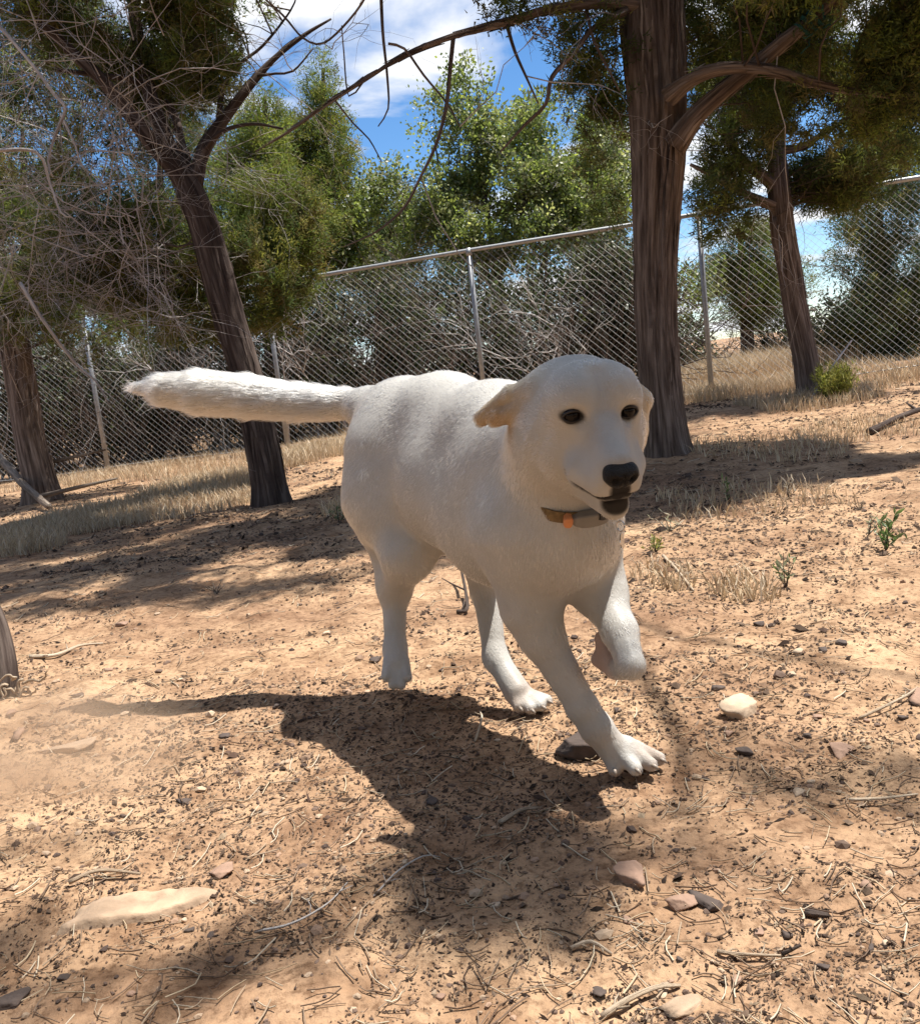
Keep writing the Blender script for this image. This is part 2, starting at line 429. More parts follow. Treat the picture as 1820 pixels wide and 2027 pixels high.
def leaf_mesh(name, parent, cen, out, per, leaf, wid, spread, cols, rng, mat, up=.6, jitter=.8, kite=False, cvar=.16):
    """Foliage sprays: every clump is a short branchlet set with leaf-sized faces. One mesh per crown."""
    n = len(cen)
    ax = unit(out + up * np.array([0, 0, 1]) + rng.normal(0, .55, (n, 3)))
    L = spread * (0.6 + .8 * rng.random((n, 1)))
    t = rng.random((n, per, 1))
    P = cen[:, None] + ax[:, None] * (t * L[:, None] * 1.7 - .3 * L[:, None]) + rng.normal(0, 1, (n, per, 3)) * (L[:, None] * .36 * (1.15 - .7 * t))
    D = unit(ax[:, None] * .8 + rng.normal(0, jitter, (n, per, 3)))
    S = unit(np.cross(D, rng.normal(size=(n, per, 3))))
    l = leaf * (0.6 + .8 * rng.random((n, per, 1))); w = wid * (0.6 + .8 * rng.random((n, per, 1)))
    cols = np.array(cols)
    ci = cols[rng.integers(0, len(cols), n)][:, None] * (1 + cvar * rng.normal(size=(n, 1, 1)))
    c = np.clip(ci * (1 + cvar * rng.normal(size=(n, per, 1))), .004, .6)
    m = MB()
    if kite:
        V = np.stack([P, P + D * l * .45 + S * w * .5, P + D * l, P + D * l * .45 - S * w * .5], 2).reshape(-1, 3)
        q = np.arange(n * per)[:, None] * 4 + np.arange(4)[None]; C = np.repeat(c.reshape(-1, 3), 4, 0)
    else:
        V = np.stack([P - S * w * .5, P + S * w * .5, P + D * l], 2).reshape(-1, 3)
        q = np.arange(n * per)[:, None] * 3 + np.arange(3)[None]; C = np.repeat(c.reshape(-1, 3), 3, 0)
    m.add(V, q, C)
    return tag(m.build(name, mat, parent, smooth=False), kind='stuff')

def twig_path(rng, a, d, L, n=5, wob=.35, droop=0.0):
    p = [np.array(a, float)]; d = unit(np.array(d, float))
    for i in range(n):
        d = unit(d + rng.normal(0, wob, 3) + np.array([0, 0, -droop])); p.append(p[-1] + d * L / n)
    return np.array(p)

def branchy(mb, rng, a, d, L, r, depth, sides=4, wob=.28, droop=0.0, kids=(3, 5), ang=.9, frac=.55):
    p = twig_path(rng, a, d, L, 5, wob, droop)
    tube(mb, p, np.linspace(r, r * .35, len(p)), sides, caps=False, seed=rng.random() * 9)
    if depth <= 0: return
    for _ in range(rng.integers(*kids)):
        i = rng.integers(1, len(p)); t = unit(p[i] - p[i - 1])
        e = unit(t + ang * unit(rng.normal(size=3)))
        branchy(mb, rng, p[i], e, L * frac * (.6 + .6 * rng.random()), r * .5, depth - 1, max(3, sides - 1), wob, droop, kids, ang, frac)

def connect(mb, rng, limbs, cen, out, n, r=.006, sides=4):
    """Thin boughs from the nearest limb out to the clumps they carry."""
    pts = np.concatenate([spline(l, np.ones(len(l)), .12)[0] for l in limbs])
    for i in rng.choice(len(cen), min(n, len(cen)), replace=False):
        c = cen[i]; dd = np.linalg.norm(pts - c, axis=1) + np.maximum(0, pts[:, 2] - c[2]) * .8
        a = pts[np.argmin(dd)]; L = np.linalg.norm(c - a)
        if L > 1.1: continue
        m = (a + c) / 2 + rng.normal(0, .09, 3) * L + np.array([0, 0, .06 * L]); q = a + (m - a) * .5 + rng.normal(0, .05, 3) * L
        rr = r * (.6 + .6 * L)
        tube(mb, np.array([a, q, m, (m + c) / 2 + rng.normal(0, .04, 3) * L, c]), [rr, rr * .8, rr * .6, rr * .45, rr * .25], sides, caps=False, seed=rng.random() * 9)

def shred(amount=.10, nridge=15, seed=0.0, furrow=None):
    """Long fibrous ridges running up a juniper trunk."""
    def f(rr, a, L, G):
        A = np.repeat(a[None], len(L), 0); Z = np.repeat(L[:, None], len(a), 1)
        tw = A + .18 * np.sin(Z * 1.3 + seed)
        q = np.stack([np.cos(tw) * 2.7, np.sin(tw) * 2.7, Z * .55], -1) + seed
        q2 = np.stack([np.cos(tw) * 7.5, np.sin(tw) * 7.5, Z * 1.3], -1) + seed * 2
        n1 = fbm(q, 2) - .5; n2 = np.abs(vnoise(q2) - .5) * 2
        out = rr * (1 + amount * 2.2 * n1 + amount * .9 * (.5 - n2))
        out = out * (1 + .45 * np.exp(-Z / .13) * (.35 + .65 * np.cos(A * 5 + seed) * np.cos(A * 2 + 2 * seed)))
        if furrow:
            a0, wd, dp, z0 = furrow
            dlt = (A - a0 + math.pi) % (2 * math.pi) - math.pi
            out = out * (1 - dp * np.exp(-(dlt / wd) ** 2) * sstep(z0 - .7, z0 + .2, Z))
        return out
    return f

def poly(rows):
    if rows[0][0] == 'w': return np.array([r[1:4] for r in rows], float), np.array([r[4] for r in rows], float)
    return np.array([at(u, v, d) for u, v, d, r in rows]), np.array([r for *_q, r in rows])
def blob(u, v, d, ru, rv, rd, dens=1.0):
    k = px(d); return (at(u, v, d), ru * k, rd, rv * k, dens)
def wblob(x, y, z, rx, ry, rz, dens=1.0): return (np.array([x, y, z], float), rx, ry, rz, dens)

def strips(mb, rng, P, R, n, L=(.25, .7)):
    """Loose peeling ribbons of bark lying on a trunk."""
    P, R = spline(P, R, .03); T, N, B = frames(P)
    for _ in range(n):
        i0 = rng.integers(0, max(1, len(P) - 12)); k = min(len(P) - 1, i0 + int(rng.uniform(*L) / .03)); ii = np.arange(i0, k, 2)
        if len(ii) < 3: continue
        a = rng.random() * 2 * math.pi; w = rng.uniform(.005, .014); lift = .003 + rng.random() * .016 * np.abs(np.linspace(-1, 1, len(ii))) ** 2
        a_ = a + np.cumsum(rng.normal(0, .03, len(ii)))
        rad = N[ii] * np.cos(a_)[:, None] + B[ii] * np.sin(a_)[:, None]; tan = np.cross(T[ii], rad)
        c = P[ii] + rad * (R[ii] * 1.02 + lift)[:, None]; ww = (w * np.sin(np.linspace(.25, 2.9, len(ii))))[:, None]
        V = np.stack([c - tan * ww, c + rad * .003, c + tan * ww], 1).reshape(-1, 3)
        o = np.arange(len(ii) - 1)[:, None] * 3
        F = np.concatenate([o + np.array([[0, 1, 4, 3]]), o + np.array([[1, 2, 5, 4]])])
        g = np.stack([np.full(len(V), a), rng.random() + 0 * V[:, 0], V[:, 2]], 1)
        mb.add(V, F, None, g)

JUN = [(0.132, 0.174, 0.041), (0.174, 0.204, 0.048), (0.096, 0.138, 0.043), (0.204, 0.204, 0.054), (0.072, 0.102, 0.036), (0.168, 0.138, 0.05)]
JUN_DARK = [(0.098, 0.124, 0.036), (0.13, 0.15, 0.039), (0.065, 0.091, 0.033), (0.156, 0.143, 0.052), (0.098, 0.091, 0.043)]
JUN_YEL = [(0.202, 0.235, 0.05), (0.157, 0.196, 0.047), (0.112, 0.157, 0.043), (0.235, 0.241, 0.062), (0.19, 0.162, 0.062)]
JUN_BLUE = [(0.103, 0.144, 0.069), (0.081, 0.121, 0.063), (0.132, 0.167, 0.081), (0.149, 0.149, 0.081)]
OAKC = [(0.21, 0.266, 0.07), (0.168, 0.21, 0.062), (0.28, 0.329, 0.091), (0.112, 0.147, 0.049), (0.307, 0.323, 0.126), (0.154, 0.161, 0.084)]

def make_tree(name, base_uv, label, trunk, limbs, blobs, clumps, per, leaf, wid, cols, bark=None, group=None, sides=28, twigs=120, dead=0,
              ridges=.10, mat=None, kite=False, spread=.13, gap=.42, loose=0, furrow=None, up=.6, crown='crown', twig_mat=None, freq=2.2, dead_spots=None, cat='tree', jit=.8):
    rng = np.random.default_rng(abs(hash_name(name + label)))
    bark = bark or M_BARK
    P, R = poly(trunk)
    g = ground_at(*base_uv) if base_uv else np.array([P[0][0], P[0][1], float(ground_z(P[0][0], P[0][1]))])
    root = thing(name, g, label, cat, group)
    P[0][2] = min(P[0][2], g[2] - .10)
    m = MB(); tube(m, P, R, sides, .03 if sides > 40 else .06, 0, rng.random() * 9, rfun=shred(ridges, seed=rng.random() * 9, furrow=furrow))
    if loose: strips(m, rng, P, R, loose)
    m.build('trunk', bark, root)
    alll = [P]
    for lb in limbs:
        LP, LR = poly(lb); alll.append(LP)
        m = MB(); tube(m, LP, LR, max(6, sides // 3), .06, .22, rng.random() * 9)
        if loose and LR.max() > .03: strips(m, rng, LP, LR, loose // 5, (.15, .4))
        m.build('limb', bark, root)
    if blobs:
        cen, out = ellipsoid_clumps(blobs, clumps, rng, gap, freq)
        leaf_mesh(crown, root, cen, out, per, leaf, wid, spread, cols, rng, mat or M_LEAF, up, jit, kite)
        if twigs:
            m = MB(); connect(m, rng, alll, cen, out, twigs); tag(m.build('twigs', twig_mat or M_TWIG_DARK, root), kind='stuff')
    if dead:
        m = MB(); pts = np.concatenate([spline(l, np.ones(len(l)), .15)[0] for l in alll])
        for _ in range(dead):
            a = pts[rng.integers(len(pts))]; branchy(m, rng, a, rng.normal(size=3) + np.array([0, 0, -.1]), rng.uniform(.4, 1.2), .0042, 2, 4, .25, .03)
        tag(m.build('dead_twigs', M_TWIG, root), kind='stuff')
    return root, alll, rng
def hash_name(s):
    h = 7
    for ch in s: h = (h * 131 + ord(ch)) % 1000003
    return h

def build_trees():
    # A: leaning juniper left of the dog
    t = [(541, 1012, 5.75, .125), (533, 960, 5.75, .100), (512, 850, 5.75, .094), (487, 740, 5.75, .092), (458, 640, 5.75, .090), (430, 540, 5.75, .092), (404, 450, 5.75, .088), (378, 385, 5.75, .082), (352, 335, 5.76, .050)]
    lb = [[(378, 388, 5.75, .060), (340, 330, 5.70, .052), (305, 290, 5.65, .050), (250, 215, 5.6, .046), (195, 150, 5.55, .038), (130, 90, 5.5, .030), (60, 20, 5.4, .022), (-20, -80, 5.2, .015)],
          [(385, 370, 5.76, .050), (400, 305, 5.80, .042), (432, 250, 5.85, .036), (485, 180, 5.9, .028), (540, 118, 5.95, .018), (600, 70, 6.0, .013), (655, 37, 6.05, .006)],
          [(370, 350, 5.78, .045), (360, 290, 5.9, .030), (345, 230, 6.0, .022), (315, 180, 6.05, .016), (280, 120, 6.1, .012)],
          [(310, 175, 6.0, .022), (250, 155, 5.8, .019), (190, 148, 5.6, .016), (115, 138, 5.4, .011)],
          [(432, 252, 5.85, .022), (440, 180, 5.9, .017), (470, 130, 5.95, .012), (520, 90, 6.0, .009), (575, 20, 6.05, .006), (590, -20, 6.05, .004)],
          [(400, 300, 5.8, .018), (440, 260, 5.7, .013), (500, 245, 5.65, .010), (560, 255, 5.6, .006)],
          [(510, 150, 5.9, .010), (545, 145, 5.9, .008), (580, 140, 5.9, .007), (620, 95, 5.9, .004)],
          [(352, 335, 5.76, .05), (300, 200, 5.9, .045), (270, 60, 6.0, .04), (255, -120, 6.0, .035), (240, -420, 5.9, .02)],
          [('w', -1.95, 5.8, 3.5, .030), ('w', -1.5, 5.0, 3.8, .022), ('w', -.9, 4.3, 3.7, .014), ('w', .0, 4.2, 3.5, .007)], [('w', -1.7, 5.3, 3.65, .02), ('w', -.9, 5.4, 3.9, .014), ('w', .2, 5.2, 4.0, .007)]]
    # the crown rises above the picture and overhangs the bare soil before it
    b = [blob(390, 60, 5.9, 95, 150, .6, 1.3), blob(300, 110, 6.2, 120, 120, .6, 1.0), blob(420, -40, 5.8, 110, 80, .7), blob(180, 30, 5.7, 150, 90, .7, .7),
         blob(250, 540, 6.6, 150, 80, .5, 1.2), blob(330, 470, 6.8, 110, 110, .5, .8), blob(380, 610, 6.7, 80, 70, .4, .9), blob(150, 520, 6.4, 120, 90, .5, .7),
         blob(90, 430, 6.2, 110, 120, .6, .2), blob(230, 340, 6.4, 130, 100, .6, .18), blob(520, 560, 6.9, 90, 100, .5, 1.1), blob(560, 460, 7.1, 90, 110, .5, 1.0),
         wblob(-2.0, 5.6, 3.9, 1.0, .9, .8, .6), wblob(-1.0, 5.8, 4.4, 1.0, .9, .8, .6)]
    b += SHADE_A
    root, alll, rng = make_tree('juniper_tree', None, 'leaning juniper with bare grey twigs whose trunk stands behind the dog tail', t, lb, b, 6200, 84, .040, .0095, JUN + JUN_DARK,
                                M_BARK_DARK, sides=36, twigs=300, dead=14, loose=60, gap=.45, freq=2.8, spread=.105)
    # bare curling twigs that fill its left side
    m = MB()
    for _ in range(170):
        u, v, d = rng.uniform(-60, 330), rng.uniform(-20, 520), rng.uniform(4.8, 6.4)
        a = at(u, v, d); branchy(m, rng, a, np.array([rng.normal(0, .6), rng.normal(0, .3), rng.normal(-.1, .6)]), rng.uniform(.5, 1.1), rng.uniform(.002, .0045), 2, 4, .22, .02, (3, 6))
    for _ in range(90):
        u, v, d = rng.uniform(-20, 330), rng.uniform(420, 640), rng.uniform(5.2, 6.4)
        a = at(u, v, d); branchy(m, rng, a, np.array([rng.normal(0, .7), rng.normal(0, .3), rng.normal(-.25, .4)]), rng.uniform(.3, .6), rng.uniform(.002, .0036), 2, 4, .35, .03, (3, 6))
    tag(m.build('dead_twigs', M_TWIG, root), kind='stuff')
    for rows in ([(-30, 20, 4.6, .011), (50, 110, 4.6, .009), (110, 190, 4.6, .008), (130, 215, 4.6, .0075), (112, 260, 4.6, .007), (95, 320, 4.6, .0055), (105, 350, 4.6, .004)],
                 [(-40, 300, 4.5, .010), (70, 300, 4.55, .008), (98, 360, 4.6, .006), (120, 420, 4.6, .005), (140, 430, 4.6, .003)],
                 [(120, 225, 4.8, .007), (150, 290, 4.8, .0055), (165, 330, 4.8, .004), (240, 390, 4.8, .003)],
                 [(40, 560, 5.0, .012), (90, 640, 5.0, .010), (150, 720, 5.1, .008), (190, 755, 5.1, .006), (215, 800, 5.1, .004)]):
        LP, LR = poly(rows); q = MB(); tube(q, LP, LR, 7, .05, .2, rng.random() * 9); q.build('dead_branch', M_TWIG, root)
    # B: trunk at the far left
    t = [(88, 990, 8.0, .17), (78, 945, 8.0, .130), (60, 870, 8.0, .118), (47, 790, 8.0, .115), (32, 700, 8.0, .118), (12, 620, 8.0, .13), (-15, 520, 8.0, .12), (-50, 380, 8.0, .10), (-80, 150, 8.0, .07), (-90, -150, 8.0, .04)]
    lb = [[(10, 620, 8.0, .07), (60, 540, 7.8, .05), (120, 480, 7.6, .035), (200, 430, 7.5, .02)], [(-20, 500, 8.0, .06), (40, 400, 8.1, .04), (110, 300, 8.2, .025)]]
    b = [blob(60, 600, 7.6, 130, 80, .6, 1.0), blob(10, 480, 7.7, 120, 120, .7, .9), blob(190, 640, 7.8, 90, 55, .5, .8), blob(130, 560, 7.9, 150, 80, .6, .7), blob(30, 300, 8.0, 150, 150, .8, .35),
         blob(120, 160, 8.2, 170, 130, .8, .55), blob(40, 0, 8.2, 170, 130, .8, .5), blob(280, 600, 8.2, 110, 70, .5, .8), blob(20, -150, 8.2, 200, 110, 1.0, .7)]
    make_tree('juniper_tree', (75, 985), 'thick grey barked juniper at the left edge beside a fallen dead limb', t, lb, b, 1900, 66, .046, .011, JUN_DARK + JUN[:3], M_BARK, sides=32, twigs=160, dead=26, loose=70, gap=.47, freq=2.4, spread=.12)
    # C: big juniper right behind the dog's head
    t = [(1322, 922, 5.6, .190), (1318, 895, 5.6, .142), (1311, 820, 5.6, .122), (1303, 720, 5.6, .116), (1297, 620, 5.6, .116), (1296, 520, 5.6, .120), (1298, 420, 5.6, .132), (1301, 330, 5.6, .145), (1302, 240, 5.6, .155), (1298, 150, 5.6, .168), (1293, 60, 5.6, .178), (1288, -60, 5.6, .18), (1285, -300, 5.6, .19), (1280, -620, 5.6, .15), (1290, -1000, 5.6, .07)]
    lb = [[(1335, 290, 5.5, .075), (1372, 236, 5.42, .056), (1420, 190, 5.35, .046), (1480, 140, 5.25, .040), (1540, 90, 5.15, .038), (1600, 42, 5.05, .034), (1670, -25, 4.95, .030), (1800, -160, 4.8, .02)],
          [(1325, 190, 5.40, .060), (1365, 158, 5.28, .040), (1410, 140, 5.2, .034), (1470, 134, 5.15, .028), (1540, 142, 5.1, .022), (1620, 165, 5.05, .017), (1720, 185, 5.0, .013), (1860, 195, 5.0, .008)],
          [(1265, 10, 5.5, .042), (1185, 6, 5.4, .028), (1085, 18, 5.3, .023), (1000, 44, 5.2, .020), (900, 70, 5.1, .016), (805, 106, 5.05, .012), (722, 158, 5.0, .009), (640, 212, 5.0, .0065), (570, 262, 5.0, .0045), (505, 300, 5.0, .003)],
          [(897, 71, 5.1, .0120), (890, 140, 5.1, .0110), (882, 215, 5.1, .0105), (862, 288, 5.1, .009), (832, 350, 5.1, .0075), (800, 410, 5.1, .007), (745, 458, 5.1, .005), (680, 488, 5.1, .003)],
          [(752, -60, 5.0, .010), (757, 60, 5.0, .0085), (766, 150, 5.0, .0065), (768, 215, 5.0, .0045), (748, 250, 5.0, .003)],
          [(768, 86, 5.0, .007), (800, 96, 5.0, .0065), (838, 148, 5.0, .006), (884, 204, 5.0, .005), (910, 250, 5.0, .003)],
          [(1240, 20, 5.45, .024), (1175, 55, 5.4, .016), (1135, 105, 5.35, .013), (1092, 152, 5.3, .013), (1080, 205, 5.3, .011), (1040, 245, 5.3, .009), (990, 300, 5.3, .005)],
          [(1002, 46, 5.2, .011), (1018, 100, 5.2, .009), (1040, 150, 5.2, .007), (1065, 205, 5.2, .004)],
          [(1160, 20, 5.4, .010), (1175, 80, 5.35, .008), (1200, 130, 5.35, .006), (1225, 180, 5.35, .004)],
          [(660, 195, 5.0, .006), (700, 245, 5.0, .0045), (730, 275, 5.0, .004), (755, 320, 5.0, .003)],
          [(720, 160, 5.0, .0045), (690, 190, 5.0, .004), (680, 100, 5.0, .0035), (676, 50, 5.0, .003)],
          [(505, -20, 5.4, .005), (560, 30, 5.4, .006), (600, 75, 5.35, .0055), (640, 85, 5.3, .006), (690, 40, 5.2, .006), (725, -10, 5.1, .006), (740, -60, 5.0, .008)],
          [('w', 1.2, 5.7, 3.6, .05), ('w', 1.5, 4.6, 4.6, .030), ('w', 2.1, 3.3, 5.0, .012), ('w', 2.15, 2.4, 5.0, .010), ('w', 2.0, 1.8, 4.8, .007)],
          [('w', 2.05, 1.95, 4.85, .009), ('w', 1.5, 1.70, 4.7, .008), ('w', .9, 1.64, 4.6, .007), ('w', .3, 1.60, 4.5, .004)], [('w', 2.1, 3.1, 5.0, .012), ('w', 2.45, 2.5, 4.9, .010), ('w', 2.8, 2.1, 4.7, .006)]]
    b = [blob(1050, 15, 5.2, 80, 25, .2, .6), blob(990, 35, 5.2, 45, 25, .15, .4), blob(1170, 90, 5.6, 60, 110, .3, .8), blob(1200, 300, 5.9, 40, 140, .3, .5), blob(1220, 210, 5.8, 35, 80, .3, .4), blob(1140, 160, 5.7, 40, 60, .2, .35),
         blob(1450, 30, 5.6, 110, 110, .5, .9), blob(1600, 60, 5.4, 130, 100, .5, .9), blob(1740, 90, 5.2, 130, 130, .6, 1.0), blob(1650, 200, 5.3, 140, 70, .4, .8), blob(1780, 240, 5.3, 80, 70, .4, .5), blob(1480, 210, 5.7, 80, 70, .3, .4),
         wblob(2.2, 5.2, 3.6, 1.2, .8, .5, .8), wblob(1.0, 5.6, 4.6, 1.2, 1.0, .9, .6), wblob(2.6, 5.6, 4.6, 1.0, 1.0, .8, .5)]
    b += SHADE + SHADE_C
    root, alll, rng = make_tree('juniper_tree', (1320, 912), 'tall juniper with a thick shaggy furrowed trunk right behind the dog head', t, lb, b, 6600, 78, .038, .009, JUN_DARK + JUN_DARK + JUN[:4], M_BARK, sides=110, twigs=260,
                                dead=16, loose=240, furrow=(-1.55, .22, .30, 1.55), ridges=.125, gap=.50, freq=2.8, spread=.10)
    cr = MB()
    P0 = at(1598, 48, 5.02); rngc = np.random.default_rng(3)
    ax = unit(at(1640, 5, 5.0) - at(1560, 75, 5.1)); e1 = unit(np.cross(ax, _F)); e2 = np.cross(ax, e1)
    for k in range(3):
        tt = np.linspace(0, 2 * math.pi * 3, 60)
        q = P0 + np.outer(tt / 19 * .11 - .05 + k * .012, ax) + np.outer(np.cos(tt + k), e1) * (.046 + .004 * k) + np.outer(np.sin(tt + k), e2) * (.046 + .004 * k)
        tube(cr, q, np.full(60, .0045), 6)
    for k in range(5):
        p = twig_path(rngc, P0 + rngc.normal(0, .03, 3), (rngc.normal(0, .6), 0, -1), .12, 6, .5); tube(cr, p, np.full(7, .004), 6)
    tag(cr.build('cord', mat_plain('dark green cord', (.01, .075, .06), .7)), 'dark green cord wound round the right limb of the big tree', 'cord')
    # D: slimmer juniper on the right
    t = [(1606, 800, 8.0, .145), (1602, 770, 8.0, .105), (1592, 700, 8.0, .096), (1574, 610, 8.0, .095), (1562, 530, 8.0, .096), (1550, 460, 8.0, .096), (1543, 390, 8.0, .092), (1538, 320, 8.0, .075), (1532, 240, 8.0, .066), (1526, 140, 8.0, .055), (1520, 0, 8.0, .045), (1510, -200, 8.0, .03)]
    lb = [[(1540, 375, 8.0, .062), (1505, 345, 7.95, .050), (1470, 318, 7.9, .042), (1440, 270, 7.9, .030), (1425, 220, 7.9, .02)],
          [(1545, 415, 8.0, .048), (1490, 390, 7.9, .036), (1440, 365, 7.85, .028), (1395, 340, 7.8, .020), (1365, 325, 7.8, .012)],
          [(1535, 300, 8.0, .040), (1590, 290, 7.9, .030), (1640, 255, 7.8, .022), (1690, 230, 7.8, .014)],
          [(1532, 430, 7.93, .018), (1536, 480, 7.9, .020), (1546, 540, 7.92, .018), (1560, 560, 7.97, .015)],
          [(1530, 200, 8.0, .035), (1600, 150, 7.9, .026), (1700, 120, 7.8, .016)]]
    b = [blob(1440, 300, 8.0, 75, 70, .5, .8), blob(1420, 370, 7.9, 55, 50, .4, .9), blob(1640, 330, 7.8, 90, 90, .6, 1.2), blob(1720, 260, 7.8, 90, 110, .6, 1.0), blob(1590, 220, 8.0, 90, 90, .6, .9), blob(1450, 170, 8.2, 80, 90, .6, .8),
         blob(1690, 390, 7.9, 70, 50, .4, .8), blob(1560, 60, 8.0, 150, 100, .8, .9), blob(1780, 120, 7.9, 110, 120, .8, .9), blob(1440, 430, 8.1, 55, 45, .4, .7), blob(1620, 400, 7.9, 50, 45, .3, .7), blob(1600, -120, 8.0, 220, 110, 1.0, .9), wblob(2.4, 7.4, 4.4, 1.0, .9, .5, .5)]
    make_tree('juniper_tree', (1604, 792), 'slim juniper with a slanting trunk and dark crown near the right edge', t, lb, b, 3900, 66, .046, .010, JUN_DARK + JUN_DARK + JUN[:3], M_BARK, sides=40, twigs=240, dead=10, loose=60, gap=.50, freq=2.6, spread=.12)
    # conifers and bushes beyond the fence
    def juni(u, vb, d, label, bl, n, cols, trunk_top, per=44, r=.09, gap=.43, dead=0, grp=None, leaf=.055, wid=.013, sp=.17):
        make_tree('juniper_tree', None, label, [(u, vb, d, r * 1.3), (u - 4, (vb * 2 + trunk_top) / 3, d, r), (u - 10, (vb + trunk_top * 2) / 3, d, r * .7), (u - 16, trunk_top, d, r * .25)], [], bl, n, per, leaf, wid, cols, M_BARK_DARK,
                  group=grp, sides=14, twigs=110, dead=dead, gap=gap, spread=sp)
    juni(655, 905, 13.0, 'pointed yellow green juniper beyond the fence left of the sky gap', [blob(640, 190, 13, 30, 70, .4, 1.6), blob(640, 300, 13, 65, 70, .6, 1.4), blob(625, 400, 13, 85, 90, .7, 1.2), blob(640, 510, 13, 90, 80, .7, 1.0), blob(600, 330, 12.6, 60, 80, .5, 1.0)], 1500, JUN_YEL, 135)
    juni(540, 900, 12.0, 'broad sunlit juniper beyond the fence behind the leaning trunk', [blob(525, 250, 12, 45, 70, .5, 1.4), blob(500, 340, 12, 80, 90, .7, 1.2), blob(560, 430, 12, 100, 100, .8, 1.2), blob(470, 480, 12, 100, 110, .8, 1.0), blob(560, 580, 11.6, 90, 80, .6, 1.0)], 2000, JUN_YEL + JUN[:2], 190)
    juni(330, 905, 14.0, 'dark juniper beyond the fence left of the leaning trunk', [blob(330, 330, 14, 110, 120, .9), blob(290, 480, 14, 140, 120, 1.0), blob(320, 640, 13.5, 150, 110, 1.0), blob(420, 250, 14, 80, 110, .8, .8)], 1050, JUN_DARK + JUN, 220)
    juni(60, 930, 14.0, 'dark juniper beyond the fence behind the far left trunk', [blob(60, 500, 14, 150, 150, 1.0), blob(80, 680, 14, 170, 120, 1.0), blob(10, 330, 14, 130, 150, 1.0, .4)], 750, JUN_DARK + JUN[:2], 250)
    juni(1478, 668, 15.0, 'rounded dark juniper standing past the fence between the two right trunks', [blob(1470, 500, 15, 75, 60, .6, 1.0), blob(1475, 580, 15, 75, 75, .7, 1.3), blob(1500, 620, 15, 50, 40, .5, 1.0), blob(1420, 560, 15, 45, 60, .5, .8), blob(1580, 560, 15, 30, 40, .4, .5)], 1100, JUN_DARK + JUN[:2], 440, dead=8)
    juni(1752, 735, 11.5, 'feathery grey green juniper beyond the fence at the right edge', [blob(1740, 430, 11.5, 85, 60, .6, .8), blob(1700, 500, 11.5, 60, 55, .5, .6), blob(1790, 540, 11.5, 80, 80, .6, 1.0), blob(1750, 640, 11.5, 85, 80, .6, 1.5), blob(1700, 620, 11.5, 60, 75, .5, .9), blob(1800, 330, 11.5, 60, 100, .6, .7), blob(1820, 680, 11.5, 80, 60, .6, 1.0)], 1900, JUN_BLUE + JUN_DARK, 330, r=.06, dead=10, leaf=.05)
    juni(760, 870, 15.0, 'grey olive juniper beyond the fence filling the gap under the hanging branch', [blob(760, 420, 15, 90, 70, .8, .9), blob(720, 500, 15, 100, 70, .8, 1.0), blob(850, 470, 15, 90, 80, .8, 1.0), blob(800, 560, 15, 150, 60, .8, .8)], 1300, JUN + JUN_BLUE, 380, dead=26)
    juni(1170, 830, 14.0, 'olive juniper beyond the fence just left of the big shaggy trunk', [blob(1180, 300, 14, 70, 100, .7, .9), blob(1150, 420, 14, 90, 80, .8, 1.0), blob(1200, 500, 14, 70, 70, .7, .9)], 1000, JUN + JUN_YEL[:2], 230, dead=16)
    # tall scrub oak with bright leaves
    make_tree('oak_tree', None, 'bright green leafy scrub oak rising over the top rail of the fence', [(1010, 850, 13.0, .09), (1000, 700, 13, .075), (985, 560, 13, .06), (960, 400, 13, .04), (930, 200, 13, .012)],
              [[(1000, 700, 13, .05), (1060, 560, 13, .04), (1110, 420, 13, .025), (1130, 300, 13, .012)], [(990, 600, 13, .05), (930, 480, 13, .035), (880, 380, 13, .02), (860, 280, 13, .01)], [(985, 560, 13, .04), (1040, 400, 13, .03), (1060, 280, 13, .02), (1070, 200, 13, .01)]],
              [blob(1010, 470, 12.6, 150, 50, .7, 1.5), blob(1000, 390, 12.8, 150, 60, .8, 1.1), blob(1090, 400, 12.8, 90, 80, .7, 1.0), blob(930, 300, 13, 60, 80, .6, .8), blob(925, 200, 13, 32, 75, .4, .9), blob(1000, 290, 13, 100, 70, .7, .7), blob(1100, 280, 13, 90, 90, .7, .5), blob(860, 400, 12.8, 70, 70, .6, .7), blob(1160, 440, 12.6, 70, 40, .6, 1.2), blob(850, 230, 13, 40, 45, .4, .3), blob(740, 480, 12.8, 100, 60, .6, .8), blob(790, 400, 13, 80, 60, .6, .6), blob(1190, 360, 12.8, 70, 90, .6, .8), blob(1380, 560, 12.6, 40, 50, .4, .9), blob(1230, 520, 12.2, 60, 60, .5, .8)],
              2700, 24, .055, .034, OAKC, M_BARK_DARK, sides=12, twigs=420, dead=46, mat=M_OAK, kite=True, spread=.20, gap=.47, freq=1.6, jit=1.3)
def over(u, v, h, ru, ry, rz, dens=1.0, d=None):
    """A tuft of foliage h metres up the sunbeam that lands at (u, v)."""
    p = ground_at(u, v) if d is None else at(u, v, d)
    return (p + TO_SUN / TO_SUN[2] * h, ru, ry, rz, dens)
